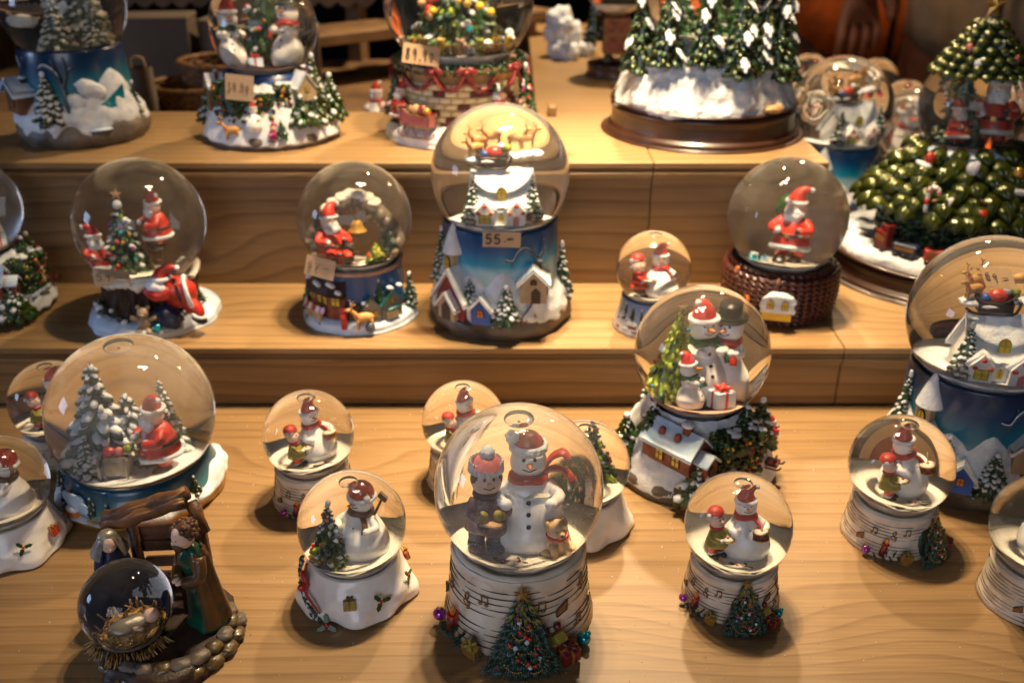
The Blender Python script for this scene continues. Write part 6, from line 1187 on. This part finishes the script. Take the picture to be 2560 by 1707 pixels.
def person(label, loc, rz, coat, trousers, hand):
    """z measured from the floor, 90 cm below the table"""
    p = thing('person', label, 'person', loc, rz)
    hx, hy, hz = hand
    V = [(0, 0, 98, 13, 10), (0, 0, 118, 14, 11), (0, 0, 138, 16, 11), (0, 0, 150, 6), (0, 0, 158, 5.5), (0, 0, 168, 8, 9), (17, 0, 142, 6), (22, 2, 118, 5), (24, -6, 98, 3.2), (-17, 0, 142, 6), (-24, 0, 120, 5), (hx, hy, hz, 3.2), (9, 0, 90, 9), (9.5, 0, 50, 6.5), (10, 2, 9, 4.5), (10, -9, 4, 4), (-9, 0, 90, 9), (-9.5, 0, 50, 6.5), (-10, 2, 9, 4.5), (-10, -9, 4, 4)]
    E = [(0, 1), (1, 2), (2, 3), (3, 4), (4, 5), (2, 6), (6, 7), (7, 8), (2, 9), (9, 10), (10, 11), (0, 12), (12, 13), (13, 14), (14, 15), (0, 16), (16, 17), (17, 18), (18, 19)]
    skin('body', V, E, 'skin_real', p)
    for (x, y, z, sgn) in ((hx, hy, hz, -1), (24, -6, 98, 1)):
        V2 = [(x, y, z, 3.0, 2.2), (x+.3, y-.6, z-4, 3.8, 1.9), (x+.4, y-1, z-7.5, 3.8, 1.7)]; E2 = [(0, 1), (1, 2)]
        for k, (fx, ln) in enumerate(((-3.1, 6.2), (-1.1, 7.2), (1.0, 6.8), (2.9, 5.4))):
            b0 = len(V2); V2 += [(x+fx+.4, y-1.2, z-9.6, 1.0), (x+fx*1.15+.4, y-2.0, z-9.6-ln*.5, .9), (x+fx*1.1+.4, y-1.2, z-9.6-ln, .7)]; E2 += [(2, b0), (b0, b0+1), (b0+1, b0+2)]
        b0 = len(V2); V2 += [(x-3.6*sgn, y-1.6, z-4.5, 1.2), (x-5.2*sgn, y-2.6, z-7.5, 1.05), (x-5.4*sgn, y-3.0, z-9.8, .8)]; E2 += [(1, b0), (b0, b0+1), (b0+1, b0+2)]; skin('hand', V2, E2, 'skin_real', p)
    ek = .92
    Vc = [(0, 0, 92, 19, 15), (0, 0, 112, 19, 15), (0, 0, 132, 19, 14), (0, 0, 148, 9, 9), (18, 0, 142, 8.5), (24, 2, 118, 8), (24.4, -5.4, 101, 6.5), (-18, 0, 142, 8.5), (-26, 0, 121, 8.5), (hx*.75-26*.25, hy*.75, hz+(121-hz)*.25, 6.2)]
    skin('coat', Vc, [(0, 1), (1, 2), (2, 3), (2, 4), (4, 5), (5, 6), (2, 7), (7, 8), (8, 9)], coat, p)
    skin('trousers', [(0, 0, 96, 15, 12), (9, 0, 86, 10), (9.5, 0, 50, 8.5), (10, 1, 14, 7), (-9, 0, 86, 10), (-9.5, 0, 50, 8.5), (-10, 1, 14, 7)], [(0, 1), (1, 2), (2, 3), (0, 4), (4, 5), (5, 6)], trousers, p)
    e = MB(); e.ball((0, 1.5, 170), (9.5, 10.5, 9.5), 'brown_dark', lv=3, nz=.1); build('hair', e, p)
    for s in (-1, 1): e = MB(); e.ball((s*3, -8.6, 168.5), (1.1, .6, .8), 'black', lv=1); build('eye', e, p)
    e = MB(); e.ball((0, -9.6, 166), (1.2, 1.6, 1.8), 'skin_real', lv=1); build('nose', e, p); e = MB(); e.tube([(0, -15.2, 92), (0, -15.8, 112), (0, -15, 132), (0, -11, 146)], .5, 'black', 6); build('zip', e, p)
    for s in (-1, 1): e = MB(); e.ball((s*10, -5, 4), (5, 12, 4.5), 'black', lv=2); build('shoe', e, p)
    return p
person('person in an orange jacket with one hand hanging over the far globes', (66, 205, -90), 15, 'jacket_orange', 'denim', (-14, -24, 117)); person('person in an open beige coat with a dark zip at the upper right', (90, 195, -90), -20, 'coat_beige', 'cloth_dark', (-24, -8, 98)); person('person in dark clothes between the orange jacket and the beige coat', (88, 240, -90), 0, 'cloth_dark', 'cloth_dark', (-24, -8, 98))

# ---------------------------------------------------------------- price tags
tag((-1.2+.35, 76.35, 13.9), 3.1, 1.25, '55.-', 'brown card price tag reading 55 in the rim of the tall blue village globe', (-12, 2, 0), gs=.62, thick=.065)
tag((-8.4, 93.0, 25.4), 3.4, 1.75, '89,90', 'brown card price tag reading 89,90 on the brick based globe of the top step', (-10, 9, 6), gs=.52, thick=.04)
tag((-25.0, 91.8, 22.4), 2.7, 2.3, '39,90', 'brown card price tag reading 39,90 on the hedge of the top step village globe', (-6, 4, -8), 'ink_faded', gs=.36, thick=.032)
tag((-33.5, 77.1, 10.1), 3.3, 1.6, '59.-', 'faded price tag reading 59 below the two red coated figures inside the glass', (-12, -3, -8), 'ink_faded', gs=.36, thick=.035)
tag((-16.2, 77.2, 10.9), 2.6, 1.7, '57.-', 'faded price tag reading 57 leaning on the shop street globe', (-12, 10, -14), 'ink_faded', gs=.3, thick=.03)
tag((31.8, 59.6, 17.4), 2.9, 1.5, '59.-', 'folded plain price tag lying on the dark blue village globe at the right edge', (-50, 14, 20), 'ink_faded', gs=.3, thick=.03)

# ---------------------------------------------------------------- liquid in the globes focuses the lamps' light
for o in sc.objects:
    if o.type == 'LIGHT': o.data.cycles.is_caustics_light = o.data.type != 'AREA'
    elif o.type == 'MESH' and o.name.split('.')[0] not in ('glass_globe', 'air_bubble'): o.cycles.is_caustics_receiver = True
